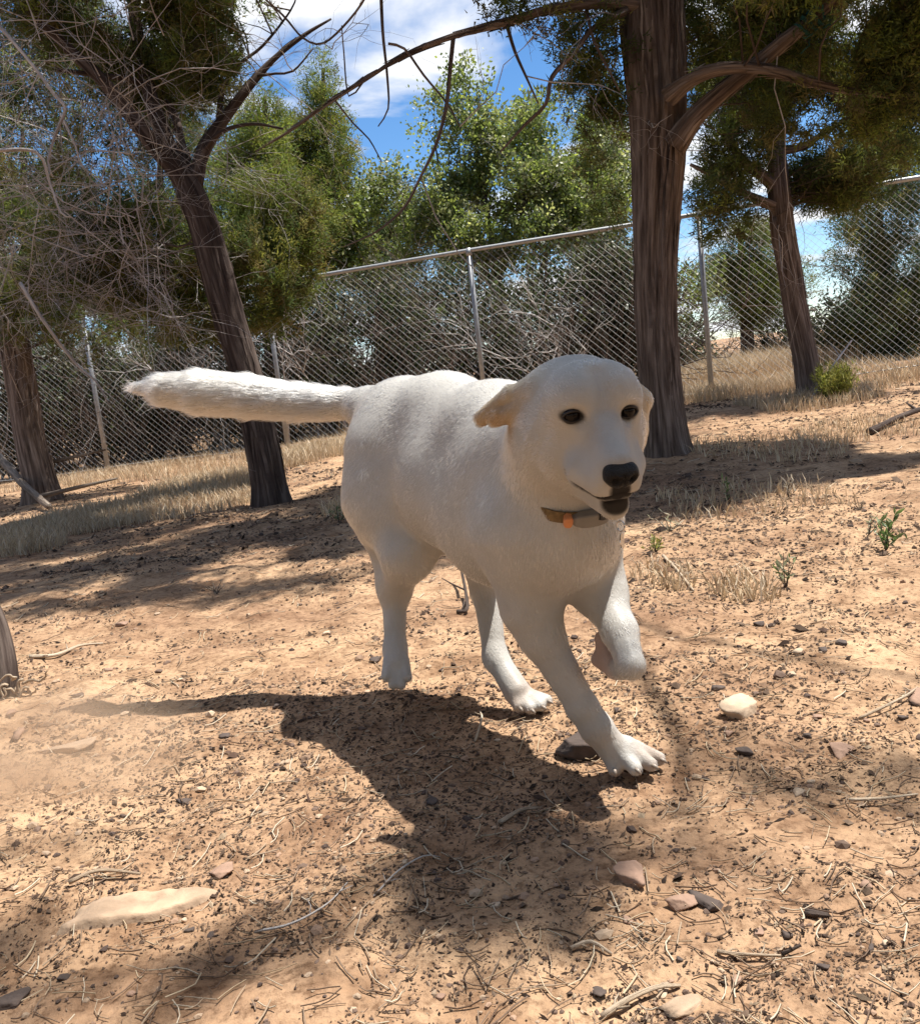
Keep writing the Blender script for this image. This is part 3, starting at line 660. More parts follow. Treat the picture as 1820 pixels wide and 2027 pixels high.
SHADE = [over(1150, 715, 3.6, .085, .08, .08, 6, 1.33), over(1235, 735, 3.6, .08, .09, .08, 6, 1.31), over(1215, 880, 3.6, .05, .06, .05, 3, 1.24),
         over(130, 1855, 4.4, .17, .025, .04, 2), over(330, 1845, 4.4, .12, .025, .04, 2), over(420, 1900, 4.4, .14, .03, .05, 2), over(300, 1955, 4.4, .14, .025, .04, 2),
         over(1270, 1850, 4.5, .12, .03, .05, 1), over(1400, 1510, 4.5, .14, .025, .05, 1.2), over(1690, 1590, 4.5, .13, .035, .05, 1.2), over(1800, 1545, 4.5, .12, .03, .05, 1.2), over(1480, 1690, 4.5, .07, .02, .04, .8), over(250, 1660, 4.4, .10, .03, .04, .5)]
SHADE_C = [over(1500, 955, 2.6, .75, .22, .3, 1.2), over(1700, 930, 2.6, .7, .22, .3, 1.4), over(1350, 985, 2.4, .5, .28, .3, 1.2), over(1420, 920, 2.6, .4, .3, .3, .8), over(1820, 905, 2.6, .5, .25, .3, 1.2), over(1300, 1010, 2.4, .4, .25, .3, 1.0)]
SHADE_A = [over(120, 1130, 3.3, .6, .28, .25, 1.6), over(330, 1120, 3.3, .55, .32, .25, 1.8), over(520, 1100, 3.3, .5, .32, .25, 1.8), over(650, 1060, 3.4, .4, .28, .25, 1.4), over(430, 1060, 3.5, .5, .28, .25, 1.6), over(200, 1185, 3.1, .5, .12, .2, 1.2), over(20, 1170, 3.1, .5, .20, .2, 1.3), over(560, 1160, 3.1, .35, .12, .2, 1.0), over(720, 1020, 3.6, .4, .28, .25, 1.0), over(870, 1105, 3.2, .2, .10, .2, 1.0), over(650, 975, 3.8, .4, .28, .25, 1.0)]
build_trees()
# ------------------------------------------------------------------ the dog: one continuous body grown from a distance field
WHITE = (0.475, 0.46, 0.432); CREAM = (0.55, 0.47, 0.36); TAN = (0.36, 0.235, 0.115); PINK = (0.62, 0.44, 0.38)
BRIDGE_SHADE = (0.43, 0.415, 0.40)  # tree shade on the muzzle bridge, put into the coat colour
PR = []      # a, ra, b, rb, blend, fur length, comb direction, colour
def cone(a, ra, b, rb, k=0.03, fur=0.012, comb=None, col=WHITE):
    a = np.asarray(a, float); b = np.asarray(b, float)
    if comb is None: comb = b - a
    comb = np.asarray(comb, float); comb = comb / (np.linalg.norm(comb) + 1e-9)
    PR.append((a, ra, b, rb, k, fur, comb, np.array(col)))
def ball(a, r, **kw):
    kw.setdefault('comb', (0, 0.3, -1)); cone(a, r, np.asarray(a) + (0, 0, 1e-4), r, **kw)

# torso
BACK = np.array([-0.50, 0.80, -0.25])
tailbase = at(738, 815, 2.07); pelvis = at(800, 832, 2.00); loin = at(882, 836, 1.90); withers = at(985, 862, 1.71); nape = at(1060, 890, 1.55)
cone(tailbase, .050, pelvis, .082, .05, .020, BACK)
cone(pelvis, .082, loin, .088, .05, .018, BACK)
cone(loin, .088, withers, .090, .06, .016, BACK)
cone(withers, .088, nape, .084, .05, .018, BACK)
groin = at(835, 930, 1.97); belly = at(912, 962, 1.83); ribs = at(1015, 1012, 1.68); brisket = at(1098, 1052, 1.53)
DOWNB = BACK + np.array([0, 0, -.45])
cone(groin, .096, belly, .108, .07, .014, DOWNB)
cone(belly, .106, ribs, .128, .08, .014, DOWNB)
cone(ribs, .126, brisket, .094, .06, .014, DOWNB + np.array([0, 0, -.5]))
ball(at(1116, 1072, 1.485), .068, k=.04, fur=.018, comb=(0, .1, -1))
ball(at(1156, 1075, 1.53), .044, k=.04, fur=.016, comb=(0, .1, -1))
# neck
neck_lo = at(1100, 985, 1.50); neck_hi = at(1112, 880, 1.44)
cone(neck_lo, .090, neck_hi, .086, .04, .020, (-.2, .35, -.8), WHITE)
cone(at(1040, 940, 1.61), .104, at(1098, 1010, 1.53), .092, .05, .016, (-.3, .4, -.8))
# tail: thick, feathered below, held straight out
tp = [(738, 812, 2.07), (690, 800, 2.11), (600, 796, 2.14), (500, 786, 2.16), (400, 777, 2.18), (330, 772, 2.19), (280, 768, 2.20)]
tr = [.046, .034, .037, .044, .046, .034, .011]
for i in range(len(tp) - 1):
    cone(at(*tp[i]), tr[i], at(*tp[i + 1]), tr[i + 1], .006 if i else .03, .040 if i > 0 else .02, (at(*tp[i + 1]) - at(*tp[i])) + np.array([0, 0, -.012]), WHITE if i < 3 else (0.60, 0.555, 0.475))
# near hind leg (picture left)
hipR = at(775, 900, 1.98)
cone(hipR, .098, at(772, 985, 1.97), .090, .06, .016, (-.1, .4, -1))
cone(at(772, 985, 1.97), .088, at(806, 1095, 1.90), .050, .05, .016, (-.1, .3, -1))
cone(at(808, 1098, 1.90), .050, at(783, 1165, 1.99), .029, .035, .012, (-.1, .2, -1))
cone(at(758, 1060, 2.01), .040, at(779, 1160, 2.01), .028, .05, .014, (-.1, .2, -1))
cone(at(780, 1165, 2.01), .0270, at(782, 1290, 1.97), .0215, .02, .008, (0, 0, -1))
cone(at(782, 1285, 1.97), .0215, at(785, 1312, 1.950), .0225, .02, .007, (0, -.3, -1))
for i, (u, v) in enumerate(((764, 1338), (778, 1354), (793, 1355), (805, 1340))):
    cone(at(784 + (i - 1.5) * 10, 1308, 1.948), .0118, at(u, v, 1.925), .0105, .006, .006, (0, -.3, -1))
# far hind leg (picture right), foot planted forward
cone(at(872, 930, 2.02), .090, at(945, 1060, 1.93), .058, .06, .014, (0, .3, -1))
cone(at(948, 1060, 1.93), .056, at(962, 1175, 2.00), .030, .04, .012, (0, .2, -1))
cone(at(962, 1172, 1.985), .0285, at(980, 1305, 1.935), .0225, .02, .008, (0, 0, -1))
cone(at(980, 1300, 1.937), .0230, at(1022, 1368, 1.890), .0270, .02, .007, (.3, -.3, -1))
for i, (u, v, d) in enumerate(((1026, 1398, 1.862), (1048, 1402, 1.852), (1068, 1396, 1.855), (1080, 1386, 1.867))):
    cone(at(1012 + i * 9, 1372, 1.888), .0125, at(u, v, d), .0120, .009, .006, (.3, -.5, -.6))
# leading foreleg
SH = at(1035, 1060, 1.53)
cone(SH, .080, at(1050, 1200, 1.545), .046, .045, .012, (0, .2, -1))
cone(at(1050, 1200, 1.545), .044, at(1072, 1260, 1.545), .034, .03, .010, (.1, .1, -1))
cone(at(1072, 1260, 1.545), .034, at(1152, 1400, 1.545), .0245, .02, .008, (.4, 0, -1))
cone(at(1152, 1400, 1.545), .0255, at(1179, 1440, 1.548), .0250, .012, .008, (.4, 0, -1))
cone(at(1179, 1440, 1.548), .0245, at(1222, 1492, 1.560), .0265, .015, .007, (.5, -.2, -.8))
for i, (u, v, d) in enumerate(((1216, 1522, 1.545), (1256, 1521, 1.528), (1286, 1513, 1.545), (1302, 1502, 1.575))):
    cone(at(1210 + i * 10, 1484 - i * 3, 1.556 + .006 * (i > 2)), .0150, at(u, v, d), .0118, .0085, .006, (.5, -.5, -.5))
# lifted foreleg, wrist bent and paw tucked back
cone(at(1148, 1060, 1.60), .066, at(1188, 1170, 1.56), .040, .045, .012, (0, .2, -1))
cone(at(1188, 1170, 1.56), .037, at(1226, 1250, 1.49), .0265, .03, .010, (.3, -.2, -1))
cone(at(1226, 1250, 1.49), .0260, at(1249, 1316, 1.44), .0200, .015, .008, (.3, -.2, -1))
cone(at(1249, 1320, 1.44), .0195, at(1218, 1324, 1.520), .0180, .010, .007, (-.4, .7, 0))
for i, (du, dv) in enumerate(((-8, 18), (2, 6), (6, -8), (2, -20))):
    cone(at(1210, 1316 + dv * .4, 1.525), .0130, at(1190 + du * .7, 1286 + dv * 1.1, 1.565), .0130, .005, .005, (-.4, .7, 0), PINK)
# head, built in its own frame: f = towards the nose, l = picture right, w = up
HO = at(1156, 802, 1.36)
_az, _pi = math.radians(11.0), math.radians(17.0)
hf = np.array([math.sin(_az) * math.cos(_pi), -math.cos(_az) * math.cos(_pi), -math.sin(_pi)])
hl = np.array([math.cos(_az), math.sin(_az), 0.0]); hw = np.cross(hl, hf) * -1
if hw[2] < 0: hw = -hw
hl = hl + 0.02 * hw; hl /= np.linalg.norm(hl)
def hp(f, l, w): return HO + hf * f + hl * l + hw * w
HB = -hf
cone(hp(-.030, -.002, -.010), .070, hp(.022, -.002, .004), .065, .04, .008, HB)           # skull
cone(hp(-.045, -.022, -.018), .060, hp(-.045, .020, -.018), .060, .04, .009, HB)  # rear skull
cone(hp(.050, -.026, .026), .041, hp(.050, .016, .026), .041, .04, .006, HB + hw * .5)   # brow
cone(hp(.000, -.040, -.050), .052, hp(.025, -.034, -.058), .044, .04, .010, HB - hw * .6)  # cheeks
cone(hp(.000, .040, -.050), .050, hp(.025, .034, -.058), .044, .04, .010, HB - hw * .6)
cone(hp(-.022, -.030, -.068), .048, hp(-.022, .030, -.068), .048, .03, .014, HB - hw)       # throat ruff
cone(hp(.062, -.002, -.038), .047, hp(.128, -.006, -.052), .034, .032, .005, HB)           # muzzle
cone(hp(.066, -.004, -.002), .026, hp(.148, -.008, -.030), .0165, .022, .004, HB, BRIDGE_SHADE)   # bridge
cone(hp(.094, -.031, -.060), .0290, hp(.132, -.021, -.066), .0215, .016, .004, HB - hw * .4)  # flews
cone(hp(.094, .026, -.060), .0280, hp(.132, .009, -.066), .0215, .016, .004, HB - hw * .4)
JAW0 = len(PR)
cone(hp(.035, 0, -.098), .038, hp(.118, 0, -.106), .0215, .016, .006, HB - hw * .6)   # lower jaw
# ears: near one blown back, far one hanging
E1 = [hp(-.040, -.076, .020), hp(-.058, -.100, -.006), hp(-.070, -.128, -.024)]
cone(hp(-.035, -.062, .022), .020, hp(-.060, -.090, .008), .014, .016, .008, E1[2] - E1[0], (0.44, .385, .30))
cone(hp(-.060, -.092, .012), .0135, hp(-.086, -.136, -.026), .0075, .006, .008, E1[2] - E1[0], (0.44, .385, .30))
cone(hp(-.038, -.076, -.004), .019, hp(-.066, -.114, -.026), .012, .006, .008, E1[2] - E1[0], TAN)
cone(hp(-.064, -.112, -.016), .011, hp(-.084, -.132, -.034), .0075, .006, .008, E1[2] - E1[0], TAN)
cone(hp(-.030, .066, .020), .020, hp(-.022, .096, -.012), .014, .016, .008, (0, .1, -1), CREAM)
cone(hp(-.022, .096, -.012), .014, hp(-.008, .088, -.066), .0105, .014, .008, (0, .1, -1), CREAM)
cone(hp(-.035, .084, -.010), .016, hp(-.020, .090, -.055), .012, .014, .008, (0, .1, -1), TAN)

EYES = [hp(.0785, -.0475, .018), hp(.0800, .0315, .013)]
NOSE = hp(.163, -.009, -.043)
MOUTH = {}
def mouth_curve(side):
    if side not in MOUTH:
        p = np.array([hp(.165, -.006, -.084), hp(.150, side * .020 - .005, -.083), hp(.122, side * .046 - .006, -.083), hp(.098, side * .060 - .004, -.076), hp(.082, side * .068, -.064)])
        p = spline(p, np.ones(5), .010)[0]
        for _ in range(6):
            d = base_field(p); h = 1e-3
            g = np.stack([base_field(p + np.eye(3)[i] * h) - base_field(p - np.eye(3)[i] * h) for i in range(3)], 1); g /= np.linalg.norm(g, axis=1, keepdims=True) + 1e-9
            p = p - g * d[:, None]
        MOUTH[side] = p
    return MOUTH[side]

def cone_d(p, a, ra, b, rb):
    ba = b - a; l2 = ba @ ba
    t = np.clip(((p - a) @ ba) / l2, 0, 1)
    return np.linalg.norm(p - a - t[..., None] * ba, axis=-1) - (ra + (rb - ra) * t)
def smin(d, e, k):
    h = np.clip(0.5 + 0.5 * (d - e) / k, 0, 1); return d + (e - d) * h - k * h * (1 - h)
def carve(d, e, k):
    return -smin(-d, e, k)
def cuts(p, d):
    for e in EYES:                                               # eye sockets
        d = carve(d, np.linalg.norm(p - (e + hf * .016), axis=-1) - .013, .010)
    d = carve(d, cone_d(p, hp(.066, -.006, .070), .004, hp(.098, -.006, .034), .004), .03)   # furrow between the brows
    for s in (-1, 1):                                            # mouth line
        c = mouth_curve(s)
        for i in range(len(c) - 1):
            d = carve(d, cone_d(p, c[i], .0030, c[i + 1], .0030), .006)
    return d
def base_field(p):
    d = np.full(p.shape[:-1], 1.0)
    for (a, ra, b, rb, k, *_r) in PR: d = smin(d, cone_d(p, a, ra, b, rb), k)
    return d
def field(p):
    return cuts(p, base_field(p))

def surface_nets(lo, hi, h):
    n = np.ceil((hi - lo) / h).astype(int) + 1
    ax = [lo[i] + h * np.arange(n[i]) for i in range(3)]
    D = np.full(n, 1.0)
    for (a, ra, b, rb, k, *_r) in PR:
        m = max(ra, rb) + k * 1.1 + 3 * h
        i0 = np.maximum(((np.minimum(a, b) - m - lo) / h).astype(int), 0); i1 = np.minimum(((np.maximum(a, b) + m - lo) / h).astype(int) + 2, n)
        g = np.stack(np.meshgrid(*[ax[q][i0[q]:i1[q]] for q in range(3)], indexing='ij'), -1)
        s = tuple(slice(i0[q], i1[q]) for q in range(3))
        D[s] = smin(D[s], cone_d(g, a, ra, b, rb), k)
    m0 = np.maximum(((HO - .22 - lo) / h).astype(int), 0); m1 = np.minimum(((HO + .22 - lo) / h).astype(int), n)
    g = np.stack(np.meshgrid(*[ax[q][m0[q]:m1[q]] for q in range(3)], indexing='ij'), -1)
    s = tuple(slice(m0[q], m1[q]) for q in range(3)); D[s] = cuts(g, D[s])
    inside = D < 0
    c = n - 1
    acc = np.zeros((*c, 3)); cnt = np.zeros(c)
    corners = [(x, y, z) for x in (0, 1) for y in (0, 1) for z in (0, 1)]
    def sl(o): return tuple(slice(o[q], o[q] + c[q]) for q in range(3))
    for i, A in enumerate(corners):
        for B in corners[i + 1:]:
            if sum(abs(A[q] - B[q]) for q in range(3)) != 1: continue
            da, db = D[sl(A)], D[sl(B)]
            x = (da < 0) != (db < 0)
            t = np.where(x, da / np.where(x, da - db, 1), 0)
            pos = np.array(A) + t[..., None] * (np.array(B) - np.array(A))
            acc += np.where(x[..., None], pos, 0); cnt += x
    act = cnt > 0
    vid = np.full(c, -1); vid[act] = np.arange(act.sum())
    idx = np.argwhere(act)
    V = lo + h * (idx + acc[act] / cnt[act][:, None])
    quads = []
    for q in range(3):
        r, t = (q + 1) % 3, (q + 2) % 3
        e = [slice(0, None)] * 3; e2 = [slice(0, None)] * 3
        e[q] = slice(0, -1); e2[q] = slice(1, None)
        fl = inside[tuple(e)] != inside[tuple(e2)]
        ij = np.argwhere(fl); ij = ij[(ij[:, r] > 0) & (ij[:, t] > 0) & (ij[:, r] < c[r]) & (ij[:, t] < c[t])]
        def cell(dr, dt):
            w = ij.copy(); w[:, r] -= dr; w[:, t] -= dt; return vid[w[:, 0], w[:, 1], w[:, 2]]
        Q = np.stack([cell(1, 1), cell(0, 1), cell(0, 0), cell(1, 0)], 1)
        flip = ~inside[tuple(ij.T)]
        Q[flip] = Q[flip][:, ::-1]
        quads.append(Q)
    return V, np.concatenate(quads)

def subdivide(V, Q):
    E = np.sort(np.concatenate([Q[:, [0, 1]], Q[:, [1, 2]], Q[:, [2, 3]], Q[:, [3, 0]]]), 1)
    U, inv = np.unique(E, axis=0, return_inverse=True); inv = inv.ravel(); nq = len(Q); nv = len(V)
    mid = V[U].mean(1); cen = V[Q].mean(1)
    e = [nv + inv[i * nq:(i + 1) * nq] for i in range(4)]; c = nv + len(U) + np.arange(nq)
    F = np.concatenate([np.stack([Q[:, 0], e[0], c, e[3]], 1), np.stack([e[0], Q[:, 1], e[1], c], 1),
                        np.stack([c, e[1], Q[:, 2], e[2]], 1), np.stack([e[3], c, e[2], Q[:, 3]], 1)])
    return np.concatenate([V, mid, cen]), F

def gradient(p):
    h = 6e-4; k = np.array([[1, -1, -1], [-1, -1, 1], [-1, 1, -1], [1, 1, 1]], float)
    g = 0
    for q in k: g = g + q * field(p + q * h)[:, None]
    return g / (np.linalg.norm(g, axis=1, keepdims=True) + 1e-12)
def project(p, it=3):
    for _ in range(it):
        d = field(p); g = gradient(p); p = p - g * np.clip(d, -.006, .006)[:, None]
    return p

def weights_at(p):
    """Fur length, comb direction and colour, blended from the pieces that lie nearest."""
    dd = np.stack([cone_d(p, a, ra, b, rb) for (a, ra, b, rb, *_r) in PR], 1)
    w = np.exp(-(dd - dd.min(1, keepdims=True)) / .010); w /= w.sum(1, keepdims=True)
    return w @ np.array([q[5] for q in PR]), w @ np.stack([q[6] for q in PR]), w @ np.stack([q[7] for q in PR])

def dark_skin(p):
    """How far the coat gives way to black skin: nose surround, lips, eye rims."""
    k = np.zeros(len(p))
    for e in EYES:
        q = p - e; a, b, c = q @ hf, q @ hl, q @ hw
        k = np.maximum(k, 1 - sstep(.75, 1.15, np.sqrt((b / .0175) ** 2 + (c / .0115) ** 2 + (a / .03) ** 2)))
    for s in (-1, 1):
        c = mouth_curve(s)
        for i in range(len(c) - 1):
            r = .0072 - .0030 * i / len(c)
            k = np.maximum(k, 1 - sstep(r * .75, r * 1.25, cone_d(p, c[i], 0.0, c[i + 1], 0.0)))
    q = p - hp(.156, -.007, -.068); a, b, c = q @ hf, q @ hl, q @ hw      # philtrum and front lip
    k = np.maximum(k, 1 - sstep(.8, 1.15, np.sqrt((b / .0150) ** 2 + (c / .020) ** 2 + (a / .03) ** 2)))
    q = p - hp(.146, -.005, -.098); a, b, c = q @ hf, q @ hl, q @ hw   # lower lip
    k = np.maximum(k, 1.0 * (1 - sstep(.75, 1.2, np.sqrt((b / .027) ** 2 + (c / .016) ** 2 + (a / .03) ** 2))))
    return k

def mat_coat(name, attr_curve=False):
    m, n, l, out = material(name)
    a = n.new('ShaderNodeAttribute'); a.attribute_name = 'tint'
    d = n.new('ShaderNodeBsdfDiffuse'); t = n.new('ShaderNodeBsdfTranslucent'); x = n.new('ShaderNodeMixShader')
    x.inputs[0].default_value = 0.22 if attr_curve else 0.0
    g = n.new('ShaderNodeBsdfGlossy'); g.inputs['Roughness'].default_value = 0.45; y = n.new('ShaderNodeMixShader'); y.inputs[0].default_value = 0.03
    for s in (d, t): l.new(a.outputs['Color'], s.inputs['Color'])
    tc = n.new('ShaderNodeTexCoord'); nz = n.new('ShaderNodeTexNoise'); nz.inputs['Scale'].default_value = 260; nz.inputs['Detail'].default_value = 4; nz.inputs['Roughness'].default_value = .7
    mp = n.new('ShaderNodeMapping'); mp.inputs['Scale'].default_value = (1, 1, .35); l.new(tc.outputs['Object'], mp.inputs[0]); l.new(mp.outputs[0], nz.inputs['Vector'])
    bp = n.new('ShaderNodeBump'); bp.inputs['Strength'].default_value = .55; bp.inputs['Distance'].default_value = .004
    l.new(nz.outputs['Fac'], bp.inputs['Height']); l.new(bp.outputs[0], d.inputs['Normal'])
    l.new(d.outputs[0], x.inputs[1]); l.new(t.outputs[0], x.inputs[2]); l.new(x.outputs[0], y.inputs[1]); l.new(g.outputs[0], y.inputs[2])
    l.new(y.outputs[0], out.inputs[0]); return m

def spec(m, s):
    for q in m.node_tree.nodes:
        if q.type == 'BSDF_PRINCIPLED': q.inputs['Specular IOR Level'].default_value = s

def mat_fur(name):
    m, n, l, out = material(name)
    a = n.new('ShaderNodeAttribute'); a.attribute_name = 'tint'
    h = n.new('ShaderNodeBsdfHairPrincipled'); h.model = 'CHIANG'; h.parametrization = 'COLOR'
    h.inputs['Roughness'].default_value = .45; h.inputs['Radial Roughness'].default_value = .75; h.inputs['Coat'].default_value = 0.0
    l.new(a.outputs['Color'], h.inputs['Color']); l.new(h.outputs[0], out.inputs[0]); return m

def build_dog():
    rng = np.random.default_rng(21)
    allp = np.concatenate([[q[0] - q[1], q[0] + q[1], q[2] - q[3], q[2] + q[3]] for q in PR])
    V, Q = surface_nets(allp.min(0) - .02, allp.max(0) + .02, .0065)
    V = project(V, 2); V, Q = subdivide(V, Q); V = project(V, 2)
    flen, comb, col = weights_at(V)
    N = gradient(V)
    # coat colour of its own: creamier flanks and ears, black skin; bridge greyed for tree shade
    blot = fbm(V * 9.0, 3)[:, None]
    col = col * (0.97 + 0.06 * (blot - .5)) * (.90 + .20 * fbm(V * 34.0, 3)[:, None])
    hgt = V[:, 2] - ground_z(V[:, 0], V[:, 1])
    dirt = (1 - sstep(.005, .13, hgt)) * sstep(.35, .65, fbm(V * 22.0 + 4, 3))
    col = col + (np.array([.34, .215, .14]) - col) * (dirt * .6)[:, None]
    patch = 1 - sstep(.5, 1.2, np.linalg.norm((V - hp(-.040, -.078, -.050)) / np.array([.026, .034, .042]), axis=1))
    col = col + (np.array(TAN) - col) * (patch * .9)[:, None]
    k = dark_skin(V)[:, None]
    col = col + (np.array([.010, .009, .009]) - col) * k
    root = thing('dog', ground_at(1000, 1450), 'large white dog with a dark nose and collar running across the bare ground', 'dog')
    body = MB().add(V, Q, col).build('body', mat_coat('white coat'), root)
    # fur strands
    tri = np.concatenate([Q[:, [0, 1, 2]], Q[:, [0, 2, 3]]])
    A = np.linalg.norm(np.cross(V[tri[:, 1]] - V[tri[:, 0]], V[tri[:, 2]] - V[tri[:, 0]]), axis=1)
    cen = V[tri].mean(1)
    facing = np.clip(((CAM - cen) * N[tri[:, 0]]).sum(1) / np.linalg.norm(CAM - cen, axis=1), -1, 1)
    wgt = A * (1.0 - np.clip(1.6 * k[tri[:, 0], 0], 0, 1)) * (0.55 + 0.45 * (facing > -.25))
    headw = 1 + 2.0 * (np.linalg.norm(cen - HO, axis=1) < .17)
    wgt = wgt * headw
    n = FUR_N
    ti = rng.choice(len(tri), n, p=wgt / wgt.sum())
    r1, r2 = rng.random((2, n)); s = np.sqrt(r1); bc = np.stack([1 - s, s * (1 - r2), s * r2], 1)
    T = tri[ti]
    P = (V[T] * bc[..., None]).sum(1); NN = (N[T] * bc[..., None]).sum(1); NN /= np.linalg.norm(NN, axis=1, keepdims=True)
    L = (flen[T] * bc).sum(1); Cb = (comb[T] * bc[..., None]).sum(1); Ccol = (col[T] * bc[..., None]).sum(1)
    Cb = Cb + 0.28 * (np.stack([fbm(P * 14 + o, 2) for o in (0, 31, 57)], 1) - .5) + rng.normal(0, .07, (n, 3))
    Cb = Cb - NN * (Cb * NN).sum(1, keepdims=True); Cb /= np.linalg.norm(Cb, axis=1, keepdims=True) + 1e-9
    clump = fbm(P * 60, 2)
    lift = 0.07 + 0.20 * rng.random(n) + 0.10 * (fbm(P * 40 + 3, 2) - .5)
    L = np.where(L > .024, .95, np.where(L > .0105, .70, 1.15)) * L * (0.55 + 0.75 * rng.random(n)) * (0.8 + .4 * clump)
    nk = 4; pts = np.zeros((n, nk, 3)); pts[:, 0] = P - NN * .002
    d0 = Cb * np.cos(lift * 1.7)[:, None] + NN * np.sin(lift * 1.7)[:, None]
    d1 = Cb * np.cos(lift)[:, None] + NN * np.sin(lift)[:, None]
    d2 = Cb * np.cos(lift * .3)[:, None] + NN * np.sin(lift * .3)[:, None] + np.array([0, 0, -.12])
    for i, d in enumerate((d0, d1, d2)): pts[:, i + 1] = pts[:, i] + d * (L / 3)[:, None]
    hc = bpy.data.hair_curves.new('fur'); hc.add_curves([nk] * n)
    off = np.array(root.location)
    hc.attributes['position'].data.foreach_set('vector', (pts - off).astype(np.float32).ravel())
    ra = hc.attributes.get('radius') or hc.attributes.new('radius', 'FLOAT', 'POINT')
    rad = np.repeat((0.00026 + 0.00010 * rng.random(n))[:, None], nk, 1) * np.array([1, .9, .65, .15])
    ra.data.foreach_set('value', rad.astype(np.float32).ravel())
    ca = hc.attributes.new('tint', 'FLOAT_COLOR', 'CURVE')
    cc = np.clip(Ccol * (0.90 + .20 * rng.random((n, 1))) * (.95 + .10 * fbm(P * 30 + 8, 3)[:, None]), 0, .92)
    ca.data.foreach_set('color', np.concatenate([cc, np.ones((n, 1))], 1).astype(np.float32).ravel())
    hc.materials.append(mat_fur('white fur'))
    fo = bpy.data.objects.new('fur', hc); COL.objects.link(fo); fo.parent = root; tag(fo, kind='stuff')
    # eyes
    M_EYE = mat_plain('dark brown eye', (0.006, 0.0035, 0.003), 0.05, 0, .3, 200); spec(M_EYE, .18)
    M_BLACK = mat_plain('black nose skin', (0.010, 0.009, 0.009), 0.38, 0, .3, 500, .5)
    spec(M_BLACK, .22)
    M_LID = mat_plain('black lid skin', (0.020, 0.016, 0.015), 0.55, 0, .2, 300)
    for e in EYES:
        m = MB(); nu, nv = 20, 12
        th = np.linspace(0, math.pi, nv)[:, None]; ph = np.arange(nu)[None] * 2 * math.pi / nu
        S = np.stack([np.cos(th) + 0 * ph, np.sin(th) * np.cos(ph), np.sin(th) * np.sin(ph)], -1) * .0134
        W = e - hf * .002 + S[..., 0:1] * hf + S[..., 1:2] * hl + S[..., 2:3] * hw
        i = np.arange(nv - 1)[:, None] * nu; j = np.arange(nu)[None]; kx = (j + 1) % nu
        m.add(W.reshape(-1, 3), np.stack([i + j, i + kx, i + nu + kx, i + nu + j], -1).reshape(-1, 4))
        eo = m.build('eye', M_EYE, root)
        lid = MB()
        for sgn, hgt in ((1, .0084), (-1, .0068)):
            t = np.linspace(-1, 1, 13)
            q = e + hf * (.0085 - .004 * t ** 2)[:, None] + hl * (t * .0140)[:, None] + hw * (sgn * hgt * np.sqrt(np.maximum(0, 1 - t ** 2)))[:, None]
            tube(lid, q, np.full(13, .0017), 8)
        lo = lid.build('eyelid', M_LID, eo); lo.location = -eo.location - root.location if False else (0, 0, 0)
        lo.parent = eo; lo.location = -Vector(root.location) - eo.location
    # nose pad with nostrils
    m = MB(); nu, nv = 32, 20
    th = np.linspace(0, math.pi, nv)[:, None]; ph = np.arange(nu)[None] * 2 * math.pi / nu
    a, b, c = np.cos(th) + 0 * ph, np.sin(th) * np.cos(ph), np.sin(th) * np.sin(ph)
    y = np.sign(b) * np.abs(b) ** .8 * .0245; z = np.sign(c) * np.abs(c) ** .85 * .0185; x = a * .0175
    y = y * (1 - .22 * sstep(.0, .016, -z)) * (1 + .05 * sstep(0, .016, z)); x = x - .25 * np.maximum(z, 0) - .25 * np.maximum(-z, 0)
    for s in (-1, 1):
        g = np.exp(-(((y - s * .0115) / .0052) ** 2 + ((z + .0015 - .2 * s * (y - s * .0115)) / .0042) ** 2)); x = x - .010 * g * (a > 0)
    x = x - .004 * np.exp(-(y / .0016) ** 2) * (z < .004)
    W = NOSE + x[..., None] * hf + y[..., None] * hl + z[..., None] * hw
    i = np.arange(nv - 1)[:, None] * nu; j = np.arange(nu)[None]; kx = (j + 1) % nu
    m.add(W.reshape(-1, 3), np.stack([i + j, i + kx, i + nu + kx, i + nu + j], -1).reshape(-1, 4))
    m.build('nose', M_BLACK, root)
    # claws
    M_CLAW = mat_plain('pale claw', (0.30, 0.25, 0.21), 0.4)
    for (u, v, d, du, dv) in ((1216, 1526, 1.536, 2, 12), (1260, 1525, 1.519, 8, 10), (1292, 1516, 1.537, 12, 8), (1308, 1504, 1.567, 12, 7),
                              (1030, 1403, 1.852, 4, 9), (1053, 1407, 1.842, 6, 8), (1074, 1400, 1.845, 8, 6), (1086, 1389, 1.857, 9, 5)):
        cl = MB(); tube(cl, [at(u - du * .3, v - dv * .3, d), at(u + du * .5, v + dv * .3, d - .006), at(u + du, v + dv, d - .006)], [.0036, .0032, .0008], 8)
        cl.build('claw', M_CLAW, root)
    # collar: a ring round the neck that follows the coat
    M_WEB = mat_plain('olive webbing', (0.16, 0.105, 0.045), 0.8, 0, .6, 90)
    M_BOX = mat_plain('grey plastic', (0.20, 0.185, 0.165), 0.5, 0, .1, 60)
    M_BUCK = mat_plain('black plastic', (0.02, 0.02, 0.021), 0.4)
    M_ORNG = mat_plain('orange tab', (0.62, 0.24, 0.09), 0.5, 0, .1, 60)
    cc0 = at(1112, 968, 1.475)
    front = at(1165, 1036, 1.39)
    ax = np.cross(front - cc0, at(1020, 945, 1.50) - cc0); ax = ax / np.linalg.norm(ax) * (1 if ax[2] > 0 else -1)
    f0 = front - cc0; f0 -= ax * (f0 @ ax); f0 /= np.linalg.norm(f0); f1 = np.cross(ax, f0)
    na = 72; ang = np.arange(na) * 2 * math.pi / na
    D = np.cos(ang)[:, None] * f0 + np.sin(ang)[:, None] * f1
    t = np.full(na, .02)
